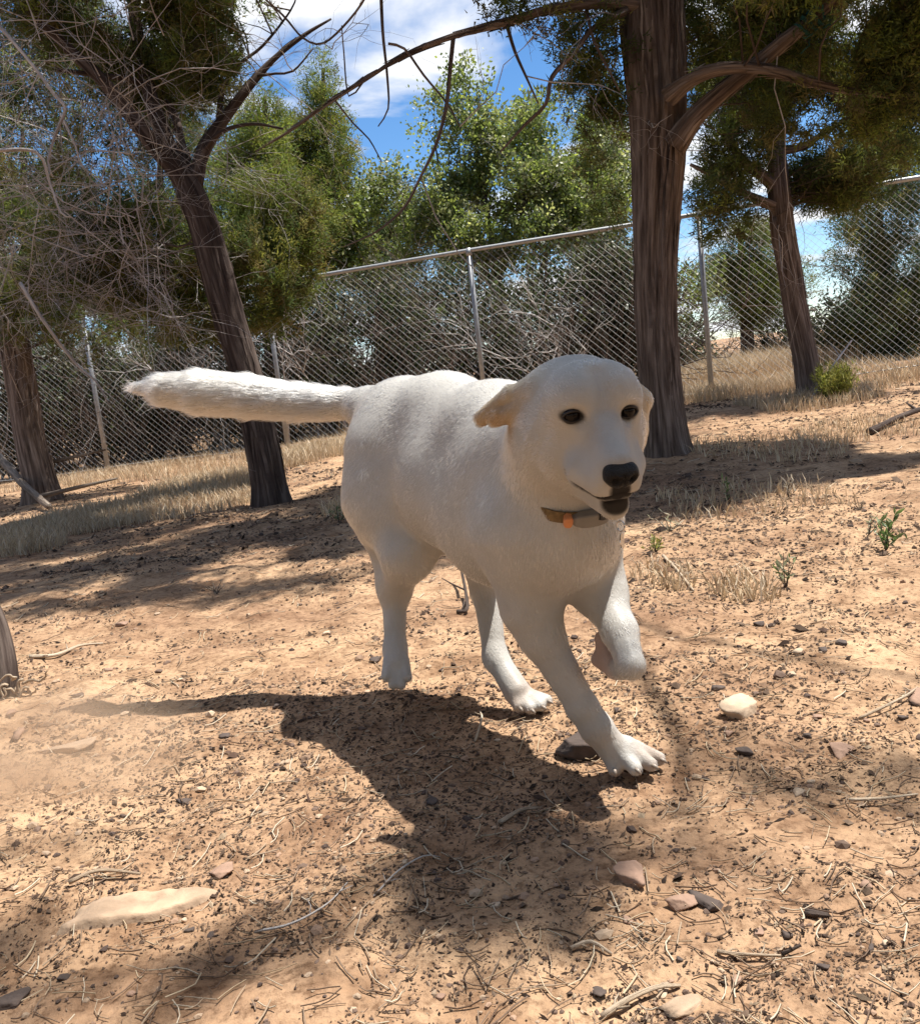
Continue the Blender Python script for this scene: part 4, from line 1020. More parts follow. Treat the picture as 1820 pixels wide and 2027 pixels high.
    for _ in range(60): t = t + np.maximum(-field(cc0 + D * t[:, None]), 0.0) * .8 + 1e-5
    t = np.minimum(np.maximum(t, .06), .125) + np.where(np.abs((ang + math.pi) % (2 * math.pi) - math.pi) < .75, .001, -.009)
    for _ in range(4): t = (np.roll(t, 1) + t + np.roll(t, -1)) / 3
    ring = cc0 + D * t[:, None]
    cm = MB(); prof = [(-.0090, 0), (-.0090, .003), (.0090, .003), (.0090, 0)]
    Vr = np.stack([ring + ax * p + D * q for p, q in prof], 1)
    ii = np.arange(na)[:, None] * 4; jj = ((np.arange(na) + 1) % na)[:, None] * 4; r = np.arange(4)[None]; r2_ = (r + 1) % 4
    cm.add(Vr.reshape(-1, 3), np.stack([ii + r, jj + r, jj + r2_, ii + r2_], -1).reshape(-1, 4))
    coll = thing('collar', cc0, 'olive and orange collar with a grey box and metal tag round the white dog neck', 'collar')
    cm.build('band', M_WEB, coll, smooth=False)
    def pos(deg, up=0.0, out=0.0):
        i = deg / 360 * na; i0 = int(math.floor(i)) % na; w = i - math.floor(i)
        p = ring[i0] * (1 - w) + ring[(i0 + 1) % na] * w; dd = D[i0] * (1 - w) + D[(i0 + 1) % na] * w
        return p + ax * up + dd * out
    def block(name, d0, d1, w0, w1, o0, o1, mat, parent, rounded=0.0):
        b = MB(); st = 9; V_ = []
        for q in range(st):
            x = q / (st - 1); dg = d0 + (d1 - d0) * x
            e = (1 - abs(2 * x - 1) ** 4 * rounded)
            mid = (w0 + w1) / 2; hh = (w1 - w0) / 2 * e; oo = o0 + (o1 - o0) * (0.55 + .45 * e)
            V_ += [pos(dg, mid - hh, o0), pos(dg, mid - hh, oo * .9), pos(dg, mid - hh * .8, oo), pos(dg, mid + hh * .8, oo), pos(dg, mid + hh, oo * .9), pos(dg, mid + hh, o0)]
        ii = np.arange(st - 1)[:, None] * 6; r = np.arange(6)[None]; rr = (r + 1) % 6
        b.add(np.array(V_), np.stack([ii + r, ii + rr, ii + 6 + rr, ii + 6 + r], -1).reshape(-1, 4))
        b.f.setdefault(6, []).append(np.array([[5, 4, 3, 2, 1, 0]])); b.f[6].append((st - 1) * 6 + np.array([[0, 1, 2, 3, 4, 5]]))
        return b.build(name, mat, parent, smooth=False)
    return coll, block, pos, (M_BOX, M_BUCK, M_ORNG)
FUR_N = 300000
COLLAR = build_dog()
# what hangs on the collar
def collar_parts():
    coll, block, pos, (box, buck, orng) = COLLAR
    block('tracker_box', -16, 30, -.0110, .0110, .001, .018, box, coll, .9)
    block('orange_tab', -21, -13, -.0085, .0085, .003, .0195, orng, coll, .5)
    block('buckle', 10, 22, -.0005, .0145, .016, .0215, buck, coll, .3)
    M_TAG = mat_plain('bright metal', (0.62, 0.62, 0.63), 0.25, 1.0, .1, 80)
    c = pos(33, -.010, .024)
    a = np.linspace(0, 2 * math.pi, 21); up = np.array([0, 0, 1.0]); sd = np.cross(up, c - pos(33, 0, -.05)); sd /= np.linalg.norm(sd); ou = np.cross(sd, up)
    rg = MB(); tube(rg, c + np.array([0, 0, -.010]) + np.outer(np.cos(a), ou) * .0065 + np.outer(np.sin(a), up) * .008, np.full(21, .0013), 8); rg.build('ring', M_TAG, coll)
    tg = MB(); n = 24; b = np.arange(n) * 2 * math.pi / n; c2 = c + np.array([0, 0, -.033])
    nrm = -ou * .9 - sd * .2; nrm /= np.linalg.norm(nrm); s2 = np.cross(nrm, up)
    o1 = c2 + np.outer(np.cos(b), s2) * .010 + np.outer(np.sin(b), up) * .0125
    tg.add(np.concatenate([o1 - nrm * .0008, o1 + nrm * .0008]), np.stack([np.arange(n), (np.arange(n) + 1) % n, n + (np.arange(n) + 1) % n, n + np.arange(n)], 1))
    tg.f[n] = [np.arange(n)[None, ::-1], np.arange(n, 2 * n)[None]]
    tg.build('tag', M_TAG, coll, smooth=False)
collar_parts()
# ------------------------------------------------------------------ brush, grass, weeds
def build_brush():
    rng = np.random.default_rng(31)
    # bare tangled bushes along the far side of the fence
    for i, (u, v, d, h, w, lv) in enumerate([(660, 860, 11.9, 1.7, .8, .5), (760, 855, 12.3, 2.1, .9, .35), (860, 850, 11.8, 1.9, .8, .4), (960, 840, 12.2, 2.0, .9, .35), (1070, 830, 11.6, 1.7, .8, .3),
                                             (1170, 815, 11.5, 1.9, .8, .4), (1240, 800, 11.3, 1.8, .7, .5), (560, 880, 12.0, 1.6, .8, .4), (450, 900, 12.3, 1.6, .8, .5), (340, 915, 12.4, 1.5, .8, .6), (240, 925, 12.2, 1.5, .8, .7), (130, 935, 12.0, 1.6, .8, .7), (20, 950, 12.0, 1.7, .8, .7),
                                             (1650, 715, 12.0, .9, .6, .1), (1345, 690, 13.5, .9, .5, .2), (1560, 680, 15.0, .7, .5, .2)]):
        a = at(u, v, d); a[2] = float(ground_z(a[0], a[1]))
        root = thing('bush', a, BUSH_LABELS[i], 'bush', 'tangled bushes beyond the fence')
        m = MB()
        for k in range(26 if h > 1.2 else 16):
            st = a + np.array([rng.normal(0, w * .30), rng.normal(0, w * .35), -.03])
            branchy(m, rng, st, np.array([rng.normal(0, .45), rng.normal(0, .4), 1.0]), h * rng.uniform(.55, .95), rng.uniform(.008, .018), 2, 4, .22, 0.0, (5, 8), .85, .5)
        tag(m.build('branches', M_TWIG if i % 4 == 0 else M_TWIG_DARK, root), kind='stuff')
        if lv:
            bl = [(a + np.array([0, 0, h * .55]), w * .9, w * .7, h * .5, 1.0)]
            c, o = ellipsoid_clumps(bl, int(1100 * lv), rng, .40, 3.0)
            leaf_mesh('leaves', root, c, o, 18, .055, .030, .14, [(.05, .07, .03), (.075, .09, .035), (.09, .09, .05), (.15, .14, .10), (.04, .055, .025)], rng, M_OAK, .4, 1.2, True)
    # dry grass: strip before the left trunk, around the fence line and on the rise behind it
    n = 0; m = MB()
    def blades(cx, cy, rx, ry, cnt, h, colr, thr=.45, fq=1.2):
        x = cx + rx * rng.uniform(-1, 1, cnt * 2); y = cy + ry * rng.uniform(-1, 1, cnt * 2)
        e = 1 - ((x - cx) / rx) ** 2 - ((y - cy) / ry) ** 2
        p = np.stack([x, y, 0 * x], -1); k = (fbm(p * fq + 9, 3) + .25 * np.clip(e, -1, 1)) > thr
        x, y = x[k][:cnt], y[k][:cnt]; q = len(x)
        b = np.stack([x, y, ground_z(x, y) - .005], -1)
        hh = h * (0.4 + .9 * rng.random(q)); ln = rng.normal(0, .38, (q, 2)) * hh[:, None]
        a = rng.random(q) * 2 * math.pi; w = rng.uniform(.0016, .0036, q); s = np.stack([np.cos(a), np.sin(a), 0 * a], -1) * w[:, None]
        mid = b + np.concatenate([ln * .35, (hh * .6)[:, None]], 1); tip = b + np.concatenate([ln, hh[:, None]], 1)
        V = np.stack([b - s, b + s, mid + s * .8, mid - s * .8, tip], 1).reshape(-1, 3); o = np.arange(q)[:, None] * 5
        cc = np.array(colr)[rng.integers(0, len(colr), q)] * rng.uniform(.75, 1.2, (q, 1)); C = np.repeat(cc, 5, 0)
        m.add(V, o + np.array([[0, 1, 2, 3]]), C); m.f.setdefault(3, []).append(m.n - len(V) + o + np.array([[3, 2, 4]]))
    STRAW = [(.54, .42, .28), (.60, .49, .34), (.44, .34, .22), (.66, .56, .42), (.48, .38, .27)]
    def strip(u, v, ru, ry, cnt, h, thr=.45):
        p = ground_at(u, v); d = depth_of(p); blades(p[0], p[1], ru * px(d), ry, cnt, h, STRAW, thr)
    strip(300, 1010, 260, .75, 6500, .075, .50); strip(420, 960, 120, .7, 4200, .11, .47); strip(120, 1045, 170, .4, 2600, .065); strip(30, 1090, 90, .35, 900, .10)
    strip(620, 900, 90, .9, 3500, .12, .44); strip(350, 925, 330, 1.0, 5200, .10, .47); strip(1480, 775, 140, .8, 4500, .16, .44); strip(1500, 745, 160, 1.2, 5000, .28, .40)
    strip(1390, 760, 90, 1.4, 3500, .26, .40); strip(1660, 790, 160, .8, 2600, .10, .52); strip(1750, 745, 150, .9, 2500, .16, .47); strip(1750, 860, 170, .9, 900, .06, .56); strip(1550, 880, 200, .8, 900, .06, .56)
    strip(1000, 830, 400, 1.2, 5000, .16, .45); strip(680, 1010, 60, .4, 450, .09); strip(1480, 990, 160, .4, 500, .06, .5); strip(1480, 1170, 150, .30, 700, .055, .50); strip(1330, 1150, 100, .25, 350, .05, .52)
    blades(1.6, 15.5, 4.5, 2.6, 9000, .34, STRAW, .38); blades(5.6, 14.5, 3.0, 2.5, 5000, .3, STRAW, .40); blades(-3, 14.0, 6, 2.0, 5000, .25, STRAW, .42)
    tag(m.build('dry_grass', M_DRY, smooth=False), 'dry straw coloured grass in strips along the fence and under the trees', kind='stuff')
    # the low green shrub at the foot of the slim right trunk
    a = ground_at(1652, 795); root = thing('shrub', a, 'small yellow green broom like shrub at the foot of the slim right trunk', 'shrub')
    m = MB(); st = []
    for k in range(70):
        p = twig_path(rng, a + np.array([rng.normal(0, .045), rng.normal(0, .06), 0]), (rng.normal(0, .38), rng.normal(0, .38), 1), rng.uniform(.11, .25), 4, .15); st.append(p)
        tube(m, p, np.linspace(.003, .001, 5), 3, caps=False)
    tag(m.build('stems', M_TWIG_DARK, root), kind='stuff')
    c = np.concatenate([p[1:] for p in st]); leaf_mesh('leaves', root, c, np.repeat(np.array([[0, 0, 1.0]]), len(c), 0), 16, .045, .007, .05, [(.24, .25, .06), (.18, .20, .05), (.30, .29, .09)], rng, M_LEAF, 1.0, .5)
    # weeds that stand singly on the bare soil
    def weed(u, v, label, n, h, lw, lc, grp=None, lean=.45, pairs=5):
        a = ground_at(u, v); r = thing('weed', a, label, 'weed', grp); m = MB(); lm = MB()
        for k in range(n):
            p = twig_path(rng, a, (rng.normal(0, lean), rng.normal(0, lean), 1), h * rng.uniform(.6, 1.0), 5, .12); tube(m, p, np.linspace(.0018, .0008, 6), 4, caps=False)
            for q in range(pairs * 2):
                i = rng.integers(1, 6); b = p[i]; dd = unit(rng.normal(size=3) + np.array([0, 0, 1.1])); s = unit(np.cross(dd, rng.normal(size=3)))
                L = h * rng.uniform(.16, .34); w = L * lw; nn = np.cross(dd, s)
                V = np.array([b, b + dd * L * .45 + s * w, b + dd * L * .5 + nn * w * .3, b + dd * L * .45 - s * w, b + dd * L])
                c = np.array(lc[rng.integers(len(lc))]) * rng.uniform(.8, 1.2)
                lm.add(V, [[0, 1, 2, 3]], c); lm.f.setdefault(4, []).append(lm.n - 5 + np.array([[2, 1, 4, 3]]))
        m.build('stem', M_TWIG_DARK, r); tag(lm.build('leaves', M_OAK, r, smooth=False), kind='stuff')
    GR = [(.11, .17, .06), (.15, .20, .08), (.08, .13, .05)]; SIL = [(.30, .32, .22), (.22, .26, .15), (.36, .35, .26)]
    weed(1752, 1090, 'broad leaved green weed standing alone on the sunny soil near the right edge', 6, .12, .16, GR, None, .5, 6)
    weed(1718, 1060, 'thin pale weed just behind the broad leaved green weed', 4, .09, .10, SIL, None, .4, 4)
    weed(1555, 1165, 'pale silvery weed in the middle of the sunny soil right of the lifted paw', 5, .10, .13, SIL + GR[:1], None, .35, 5)
    weed(1298, 1095, 'yellow green rosette weed beside the white stick right of the collar', 7, .07, .18, [(.22, .24, .07), (.30, .27, .08), (.16, .20, .06)], None, .8, 5)
    weed(1445, 1000, 'green tipped weed in the tree shade right of the dog nose', 4, .12, .12, GR + SIL[:1], None, .25, 4)
    weed(1560, 985, 'dry white stalked weed in the shade right of the green tipped weed', 5, .13, .06, [(.5, .46, .38), (.42, .38, .3)], None, .4, 3)
    weed(1325, 1055, 'pale dry weed with curled stalks close to the dog chest', 7, .11, .07, [(.5, .47, .38), (.36, .36, .25)], None, .6, 4)
    weed(1700, 1010, 'tiny dry tuft on the soil above the broad leaved weed', 6, .05, .06, [(.5, .42, .28)], None, .7, 2)
    weed(672, 1035, 'small leafy weed in shade between the left trunk and the dog hind leg', 6, .10, .14, GR + SIL, None, .6, 5)
    weed(430, 1175, 'pale dry weed at the edge of the shade below the dog tail', 6, .06, .07, [(.5, .45, .36)], None, .7, 3)
BUSH_LABELS = ['tangled grey bush just beyond the fence at the left end of the visible top rail', 'tall twiggy bush beyond the fence above the dog rump', 'leafless grey bush beyond the fence left of the middle post', 'dense dark bush beyond the fence right behind the middle post',
               'white twigged bush beyond the fence above the dog head', 'tangled bush beyond the fence left of the big shaggy trunk', 'bush beyond the fence half hidden by the big shaggy trunk', 'grey bush beyond the fence right of the leaning trunk',
               'bush beyond the fence behind the leaning trunk', 'low bush beyond the fence above the dog tail', 'leafy bush beyond the fence above the tip of the dog tail', 'leafy bush beyond the fence by the leftmost visible post',
               'leafy bush beyond the fence at the left picture edge', 'low bare bush beyond the fence left of the feathery right juniper', 'pale bare bush beyond the fence right of the big shaggy trunk', 'low dry bush on the rise past the fence behind the slim trunk']
build_brush()
# ------------------------------------------------------------------ what lies on the soil
def build_litter():
    rng = np.random.default_rng(77)
    def scatter(n, dmin, dmax, power=1.0):
        d = dmin * (dmax / dmin) ** (rng.random(n) ** power); ang = rng.uniform(-.60, .60, n)
        x, y = d * np.tan(ang), d
        return x, y, d
    # fine chips, needles and bits of bark
    x, y, d = scatter(190000, .75, 9.0, 1.0)
    p = np.stack([x, y, 0 * x], -1)
    keep = .6 * fbm(p * 2.2 + 21, 3) + .4 * fbm(p * 9 + 2, 2) + .07 * rng.normal(size=len(x)) > .53; x, y, d = x[keep], y[keep], d[keep]; n = len(x)
    size = (.0005 + .00082 * d) * rng.lognormal(0, .48, n); asp = np.where(rng.random(n) < .3, rng.uniform(2, 6, n), rng.uniform(1, 2, n))
    a = rng.random(n) * 2 * math.pi; tl = rng.normal(0, .28, (n, 2))
    u = np.stack([np.cos(a), np.sin(a), tl[:, 0]], -1); w = np.stack([-np.sin(a), np.cos(a), tl[:, 1]], -1)
    c = np.stack([x, y, ground_z(x, y) + near_relief(x, y) + size * .35], -1)
    U = u * (size * np.sqrt(asp))[:, None]; Wd = w * (size / np.sqrt(asp))[:, None]; up = np.array([0, 0, 1.0]) * (size * .55)[:, None]
    V = np.stack([c - U, c + Wd - up * .4, c + U, c - Wd - up * .4, c + up], 1).reshape(-1, 3); o = np.arange(n)[:, None] * 5
    F = np.concatenate([o + np.array([[0, 3, 4]]), o + np.array([[3, 2, 4]]), o + np.array([[2, 1, 4]]), o + np.array([[1, 0, 4]])])
    pal = np.array([(.075, .050, .038), (.115, .080, .058), (.17, .118, .085), (.045, .033, .027), (.25, .18, .13), (.38, .29, .20), (.14, .09, .068), (.34, .22, .145)])
    col = pal[rng.choice(len(pal), n, p=[.2, .2, .16, .14, .1, .06, .08, .06])] * rng.uniform(.8, 1.2, (n, 1))
    tag(MB().add(V, F, np.repeat(col, 5, 0)).build('litter', M_LITTER, smooth=False), 'bark chips, needles and crumbs of soil strewn over the ground', kind='stuff')
    # straws and fine twigs
    m = MB(); x, y, d = scatter(3400, .8, 8.0)
    for i in range(len(x)):
        L = rng.uniform(.018, .075) * (.7 + .12 * d[i]); a = rng.random() * 6.28; b = np.array([x[i], y[i], 0.0]); k = 4
        t = np.linspace(-.5, .5, k); bend = rng.normal(0, .08) * L
        q = b + np.outer(t * L, (math.cos(a), math.sin(a), 0)) + np.outer((t * 2) ** 2 * bend, (-math.sin(a), math.cos(a), 0))
        q[:, 2] = ground_z(q[:, 0], q[:, 1]) + near_relief(q[:, 0], q[:, 1]) + .002 + rng.random() * .003 + np.abs(t) * rng.random() * .012
        c = np.array([(.48, .38, .26), (.36, .27, .19), (.55, .47, .36), (.16, .11, .08), (.25, .18, .13)][rng.integers(5)])
        tube(m, q, np.full(k, rng.uniform(.0005, .0011) * (1 + .15 * d[i])), 3, col=c, caps=False)
    tag(m.build('straws', M_LITTER), 'loose straws and thin twigs lying over the bare soil', kind='stuff')
    # gravel
    ico, fac = ico_sphere()
    x, y, d = scatter(4200, .78, 8.0); m = MB()
    for i in range(len(x)):
        s = (.0018 + .0009 * d[i]) * rng.lognormal(0, .45); m.add(stone_shape(ico, rng, s, np.array([x[i], y[i], float(ground_z(x[i], y[i]) + near_relief(x[i], y[i])) + s * .15])), fac,
              np.array([(.30, .20, .14), (.16, .11, .085), (.42, .31, .22), (.09, .065, .055)][rng.integers(4)]) * rng.uniform(.8, 1.2))
    tag(m.build('gravel', M_LITTER, smooth=False), 'small reddish stones and clods scattered over the bare soil', kind='stuff')

def near_relief(x, y):
    p = np.stack([x, y, np.zeros_like(x)], -1); near = 1 - sstep(4, 9, np.hypot(x, y))
    return near * ((fbm(p * 14, 3) - 0.5) * 0.024 + (fbm(p * 45 + 3, 2) - 0.5) * 0.008)

def ico_sphere():
    t = (1 + 5 ** .5) / 2
    V = np.array([(-1, t, 0), (1, t, 0), (-1, -t, 0), (1, -t, 0), (0, -1, t), (0, 1, t), (0, -1, -t), (0, 1, -t), (t, 0, -1), (t, 0, 1), (-t, 0, -1), (-t, 0, 1)], float); V /= np.linalg.norm(V[0])
    F = np.array([(0, 11, 5), (0, 5, 1), (0, 1, 7), (0, 7, 10), (0, 10, 11), (1, 5, 9), (5, 11, 4), (11, 10, 2), (10, 7, 6), (7, 1, 8), (3, 9, 4), (3, 4, 2), (3, 2, 6), (3, 6, 8), (3, 8, 9), (4, 9, 5), (2, 4, 11), (6, 2, 10), (8, 6, 7), (9, 8, 1)])
    return V, F
def stone_shape(ico, rng, s, c):
    k = np.array([rng.uniform(.8, 1.5), rng.uniform(.7, 1.1), rng.uniform(.45, .8)]); a = rng.random() * 6.28
    v = ico * (1 + rng.normal(0, .13, (len(ico), 1))) * k * s
    return np.stack([v[:, 0] * math.cos(a) - v[:, 1] * math.sin(a), v[:, 0] * math.sin(a) + v[:, 1] * math.cos(a), v[:, 2]], -1) + c
def fine_sphere(n=2):
    V, F = ico_sphere()
    for _ in range(n):
        E = {}; V = list(map(tuple, V)); NF = []
        def mid(a, b):
            k = (min(a, b), max(a, b))
            if k not in E:
                q = (np.array(V[a]) + np.array(V[b])) / 2; q /= np.linalg.norm(q); E[k] = len(V); V.append(tuple(q))
            return E[k]
        for a, b, c in F:
            x, y, z = mid(a, b), mid(b, c), mid(c, a); NF += [(a, x, z), (b, y, x), (c, z, y), (x, y, z)]
        V = np.array(V); F = np.array(NF)
    return V, F

M_ROCK_PALE = mat_plain('pale sandstone', (.50, .38, .27), .9, 0, .22, 30, .5)
M_ROCK_SLAB = mat_plain('buff sandstone', (.40, .285, .195), .95, 0, .35, 26, .8)
M_ROCK_RED = mat_plain('reddish stone', (.30, .19, .135), .9, 0, .25, 40, .5)
M_ROCK_DARK = mat_plain('dark stone', (.085, .062, .052), .9, 0, .3, 40, .5)
M_STICK = mat_bark('pale dry stick', (.30, .23, .16), (.46, .37, .27), (.62, .54, .43), scale=70)

def rock(u, v, ru, rv, label, mat, flat=.5, seed=1, edge=1.0, group=None, grid=3, rot=0.0, sink=.25):
    rng = np.random.default_rng(seed); p = ground_at(u, v); d = depth_of(p); k = px(d)
    V, F = fine_sphere(grid)
    nn = unit(rng.normal(size=(11, 3))); nn = np.concatenate([nn, [[0, 0, 1.0], [0, 0, -1.0]]]); hh = np.append(rng.uniform(.72, 1.0, 11), [.62, .62])
    q = V * np.min(np.where(V @ nn.T > .05, hh / np.maximum(V @ nn.T, .05), 9), axis=1)[:, None]
    q = q * (1 + .16 * (fbm(V * 1.6 + seed, 3) - .5)[:, None] + .13 * (fbm(V * 6 + seed, 3) - .5)[:, None])
    q = q * np.array([ru * k, ru * k * flat * 1.3, rv * k]); c, s = math.cos(rot), math.sin(rot)
    q = np.stack([q[:, 0] * c - q[:, 1] * s, q[:, 0] * s + q[:, 1] * c, q[:, 2]], -1)
    q[:, 2] += rv * k * (1 - 2 * sink)
    g = p + np.array([0, 0, float(near_relief(np.array([p[0]]), np.array([p[1]]))[0])])
    o = MB().add(q + g, F).build(ROCK_KIND[0], mat, origin=g); return tag(o, label, 'rock' if ROCK_KIND[0] == 'rock' else 'pebble', group)
ROCK_KIND = ['rock']

def slab():
    """A flat stone lying flush in the soil, with a broken outline and a low irregular edge."""
    rng = np.random.default_rng(15); c = ground_at(268, 1800); k = px(depth_of(c)); na, nr = 64, 16
    a = np.arange(na) * 2 * math.pi / na; out = 1 + .16 * np.sin(2 * a + .6) + .10 * np.sin(3 * a + 2) + .07 * np.sin(5 * a + 1) + .035 * np.sin(9 * a) + rng.normal(0, .018, na)
    rr = np.linspace(0, 1, nr)[:, None]; X = rr * out * np.cos(a) * 138 * k; Y = rr * out * np.sin(a) * 138 * k * .42
    cx, sx = math.cos(.12), math.sin(.12); X, Y = X * cx - Y * sx + c[0], X * sx + Y * cx + c[1]
    p = np.stack([X, Y, X * 0], -1); g0 = ground_z(X, Y) + near_relief(X, Y)
    H = .016 * (1 - sstep(.80, 1.0, rr + 0 * X)) + .016 * (fbm(p * 16 + 4, 3) - .5) * (1 - rr ** 4) + .005 * (fbm(p * 70, 2) - .5) - .006
    V = np.stack([X, Y, .55 * g0 + .45 * float(np.mean(g0)) + H], -1).reshape(-1, 3); i = np.arange(nr - 1)[:, None] * na; j = np.arange(na)[None]; q = (j + 1) % na
    m = MB().add(V, np.stack([i + j, i + na + j, i + na + q, i + q], -1).reshape(-1, 4))
    low = V[-na:] - np.array([0, 0, .05]); m.add(np.concatenate([V[-na:], low]), np.stack([np.arange(na), na + np.arange(na), na + (np.arange(na) + 1) % na, (np.arange(na) + 1) % na], 1))
    tag(m.build('rock', M_ROCK_SLAB, origin=c), 'long pale sandstone slab half buried in the soil at lower left', 'rock')

def build_unseen_wood():
    """The juniper wood that closes the clearing on the viewer's side."""
    rng = np.random.default_rng(8); m = MB()
    for k in range(31):
        if k < 15: an = math.pi * (1.02 + .96 * k / 14) + rng.normal(0, .05); r = rng.uniform(3.4, 5.6)  # near ring: added out of view to keep sky light off the dog
        else: an = math.pi * .5 + (1 if k % 2 else -1) * (.72 + .105 * ((k - 15) // 2)) + rng.normal(0, .03); r = rng.uniform(11.5, 16.0)
        c = np.array([math.cos(an) * r * 1.15, math.sin(an) * r + .8, 0]); c[2] = float(ground_z(c[0], c[1]))
        h = rng.uniform(3.8, 5.5); tube(m, [c - (0, 0, .1), c + (.05, 0, h * .4), c + (.1, .05, h * .85)], [.13, .10, .03], 10, .2, .15, col=(.12, .085, .065))
        m.b = []
        cen, out = ellipsoid_clumps([(c + np.array([0, 0, h * .58]), 1.25, 1.25, h * .42, 1.0)], 420, rng, .30, 1.0)
        ax = unit(out + rng.normal(0, .6, out.shape)); P = cen[:, None] + rng.normal(0, .13, (len(cen), 14, 3)); D = unit(ax[:, None] + rng.normal(0, .8, P.shape)); S = unit(np.cross(D, rng.normal(size=P.shape)))
        V = np.stack([P - S * .035, P + S * .035, P + D * .20], 2).reshape(-1, 3); n = len(V) // 3
        cc = np.array(JUN_DARK)[rng.integers(0, 5, n)]; m.add(V, np.arange(n * 3).reshape(-1, 3), np.repeat(cc, 3, 0))
        m.f.setdefault(3, [])
    m.b = []
    tag(m.build('unseen_juniper_wood', M_LEAF, smooth=False), 'unseen juniper wood added to the sides and on the near side to cut sky light', kind='stuff')
def build_rocks():
    rock(1462, 1412, 37, 22, 'pale flat topped stone lying alone on the soil right of the front paw', M_ROCK_PALE, .7, 3, .72)
    slab()
    rock(1150, 1500, 42, 30, 'dark square stone in shadow just left of the planted front paw', M_ROCK_DARK, .7, 8, .62)
    rock(1352, 1790, 17, 15, 'pinkish stone beside a dark stone at lower right', M_ROCK_RED, .8, 9, .8)
    rock(1410, 1797, 19, 13, 'dark stone beside the pinkish stone at lower right', M_ROCK_DARK, .9, 10, .75)
    rock(1245, 1740, 30, 20, 'rounded tan clod in the soil below the front paw', M_ROCK_RED, .9, 11, .9, sink=.4)
    rock(1475, 1492, 15, 9, 'small dark stone below the pale flat topped stone', M_ROCK_DARK, .9, 12, .8)
    rock(1372, 1980, 18, 10, 'ochre stone near the bottom edge right of centre', M_ROCK_SLAB, .9, 13, .8)
    rock(1665, 1480, 22, 10, 'low tan stone on the sunny soil at the right', M_ROCK_RED, .9, 14, .85, sink=.4)
    rock(1665, 1282, 12, 7, 'brown stone high on the sunny soil at the right', M_ROCK_DARK, .9, 15, .8)
    rock(1815, 1372, 14, 8, 'reddish stone at the right picture edge', M_ROCK_RED, .9, 16, .8)
    rock(440, 1735, 20, 9, 'small red stone right above the long pale slab', M_ROCK_RED, .9, 17, .85)
    rock(30, 1980, 26, 11, 'dark red stone near the lower left corner', M_ROCK_DARK, .9, 18, .8)
    rock(150, 1480, 32, 10, 'pale broken stick like stone left of the tail shadow', M_ROCK_SLAB, .4, 19, .8, rot=.25, sink=.2)
    ROCK_KIND[0] = 'pebble'
    rng = np.random.default_rng(12); ms = [M_ROCK_RED, M_ROCK_DARK, M_ROCK_PALE, M_ROCK_DARK]
    marks = [('the planted front paw', 1260, 1520), ('the forward hind paw', 1045, 1400), ('the hanging hind paw', 785, 1350), ('the pale flat topped stone', 1462, 1400), ('the long buff slab', 268, 1798), ('the pinkish stone', 1352, 1790),
             ('the rounded tan clod', 1245, 1740), ('the wavy pale stick', 130, 1295), ('the forked pale stick', 1265, 1980), ('the thin straight stick', 1485, 1900), ('the stubby brown stick', 1617, 1815), ('the dark red stone', 30, 1980),
             ('the ochre stone', 1372, 1980), ('the low tan stone', 1665, 1480), ('the pale broken stone', 150, 1480), ('the bent pale twig', 1170, 1878), ('the small red stone', 440, 1735), ('the long thin branch', 590, 1820), ('the pale splintered stick', 1030, 1615)]
    seen = set(); hue = ['reddish', 'dark brown', 'pale', 'blackish']
    for i in range(160):
        v = rng.uniform(1230, 2015); u = rng.uniform(20, 1810)
        nm, mu, mv = min(marks, key=lambda q: (q[1] - u) ** 2 + (q[2] - v) ** 2); du, dv = u - mu, v - mv; ds = math.hypot(du, dv)
        if ds < 45 or ds > 330: continue
        way = ('right of' if du > 0 else 'left of') if abs(du) > 2 * abs(dv) else ('below' if dv > 0 else 'above') if abs(dv) > 2 * abs(du) else ('below and ' if dv > 0 else 'above and ') + ('right of' if du > 0 else 'left of')
        lab = hue[i % 4] + ' pebble on the soil ' + ('just ' if ds < 110 else '') + way + ' ' + nm
        key = (way, nm, ds < 110)
        if key in seen or len(seen) >= 48: continue
        seen.add(key)
        rock(u, v, rng.uniform(5, 10), rng.uniform(4, 7), lab, ms[i % 4], .9, 100 + i, .9, 'loose pebbles on the bare soil', 2, rng.random() * 3)
    def stick(rows, r0, label, mat=None, name='stick', cat='stick'):
        pts = []; g0 = None
        for u, v, h in rows:
            p = ground_at(u, v); p[2] += h + float(near_relief(np.array([p[0]]), np.array([p[1]]))[0]); pts.append(p)
        P = np.array(pts); R = np.linspace(r0, r0 * .55, len(P)); P[:, 2] += r0
        m = MB(); rr = np.random.default_rng(int(rows[0][0]) + 500); tube(m, P - P[0], R, 9, .012, .3, rr.random() * 9)
        for _ in range(2):
            i = rr.integers(0, len(P) - 1); d = unit(P[i + 1] - P[i]); e = unit(np.cross(d, (0, 0, 1)) * rr.choice([-1, 1]) + d * .8 + np.array([0, 0, .3]))
            L = np.linalg.norm(P[-1] - P[0]) * rr.uniform(.12, .25); a = (P[i] + P[i + 1]) / 2 - P[0]; tube(m, np.array([a, a + e * L * .5, a + e * L + rr.normal(0, .003, 3)]), [r0 * .5, r0 * .4, r0 * .2], 6)
        o = m.build(name, mat or M_STICK); o.location = P[0]; tag(o, label, cat)
    stick([(1312, 1105, .004), (1340, 1135, 0), (1372, 1170, 0)], .0055, 'straight pale stick on the soil right of the dog chest')
    stick([(60, 1308, 0), (110, 1302, .004), (160, 1285, .004), (205, 1278, 0)], .0060, 'wavy pale stick near the left edge above the dust')
    stick([(905, 1215, 0), (925, 1210, .01), (918, 1170, .045), (912, 1155, .06)], .0065, 'dark broken stick poking up between the hind legs', M_TWIG_DARK)
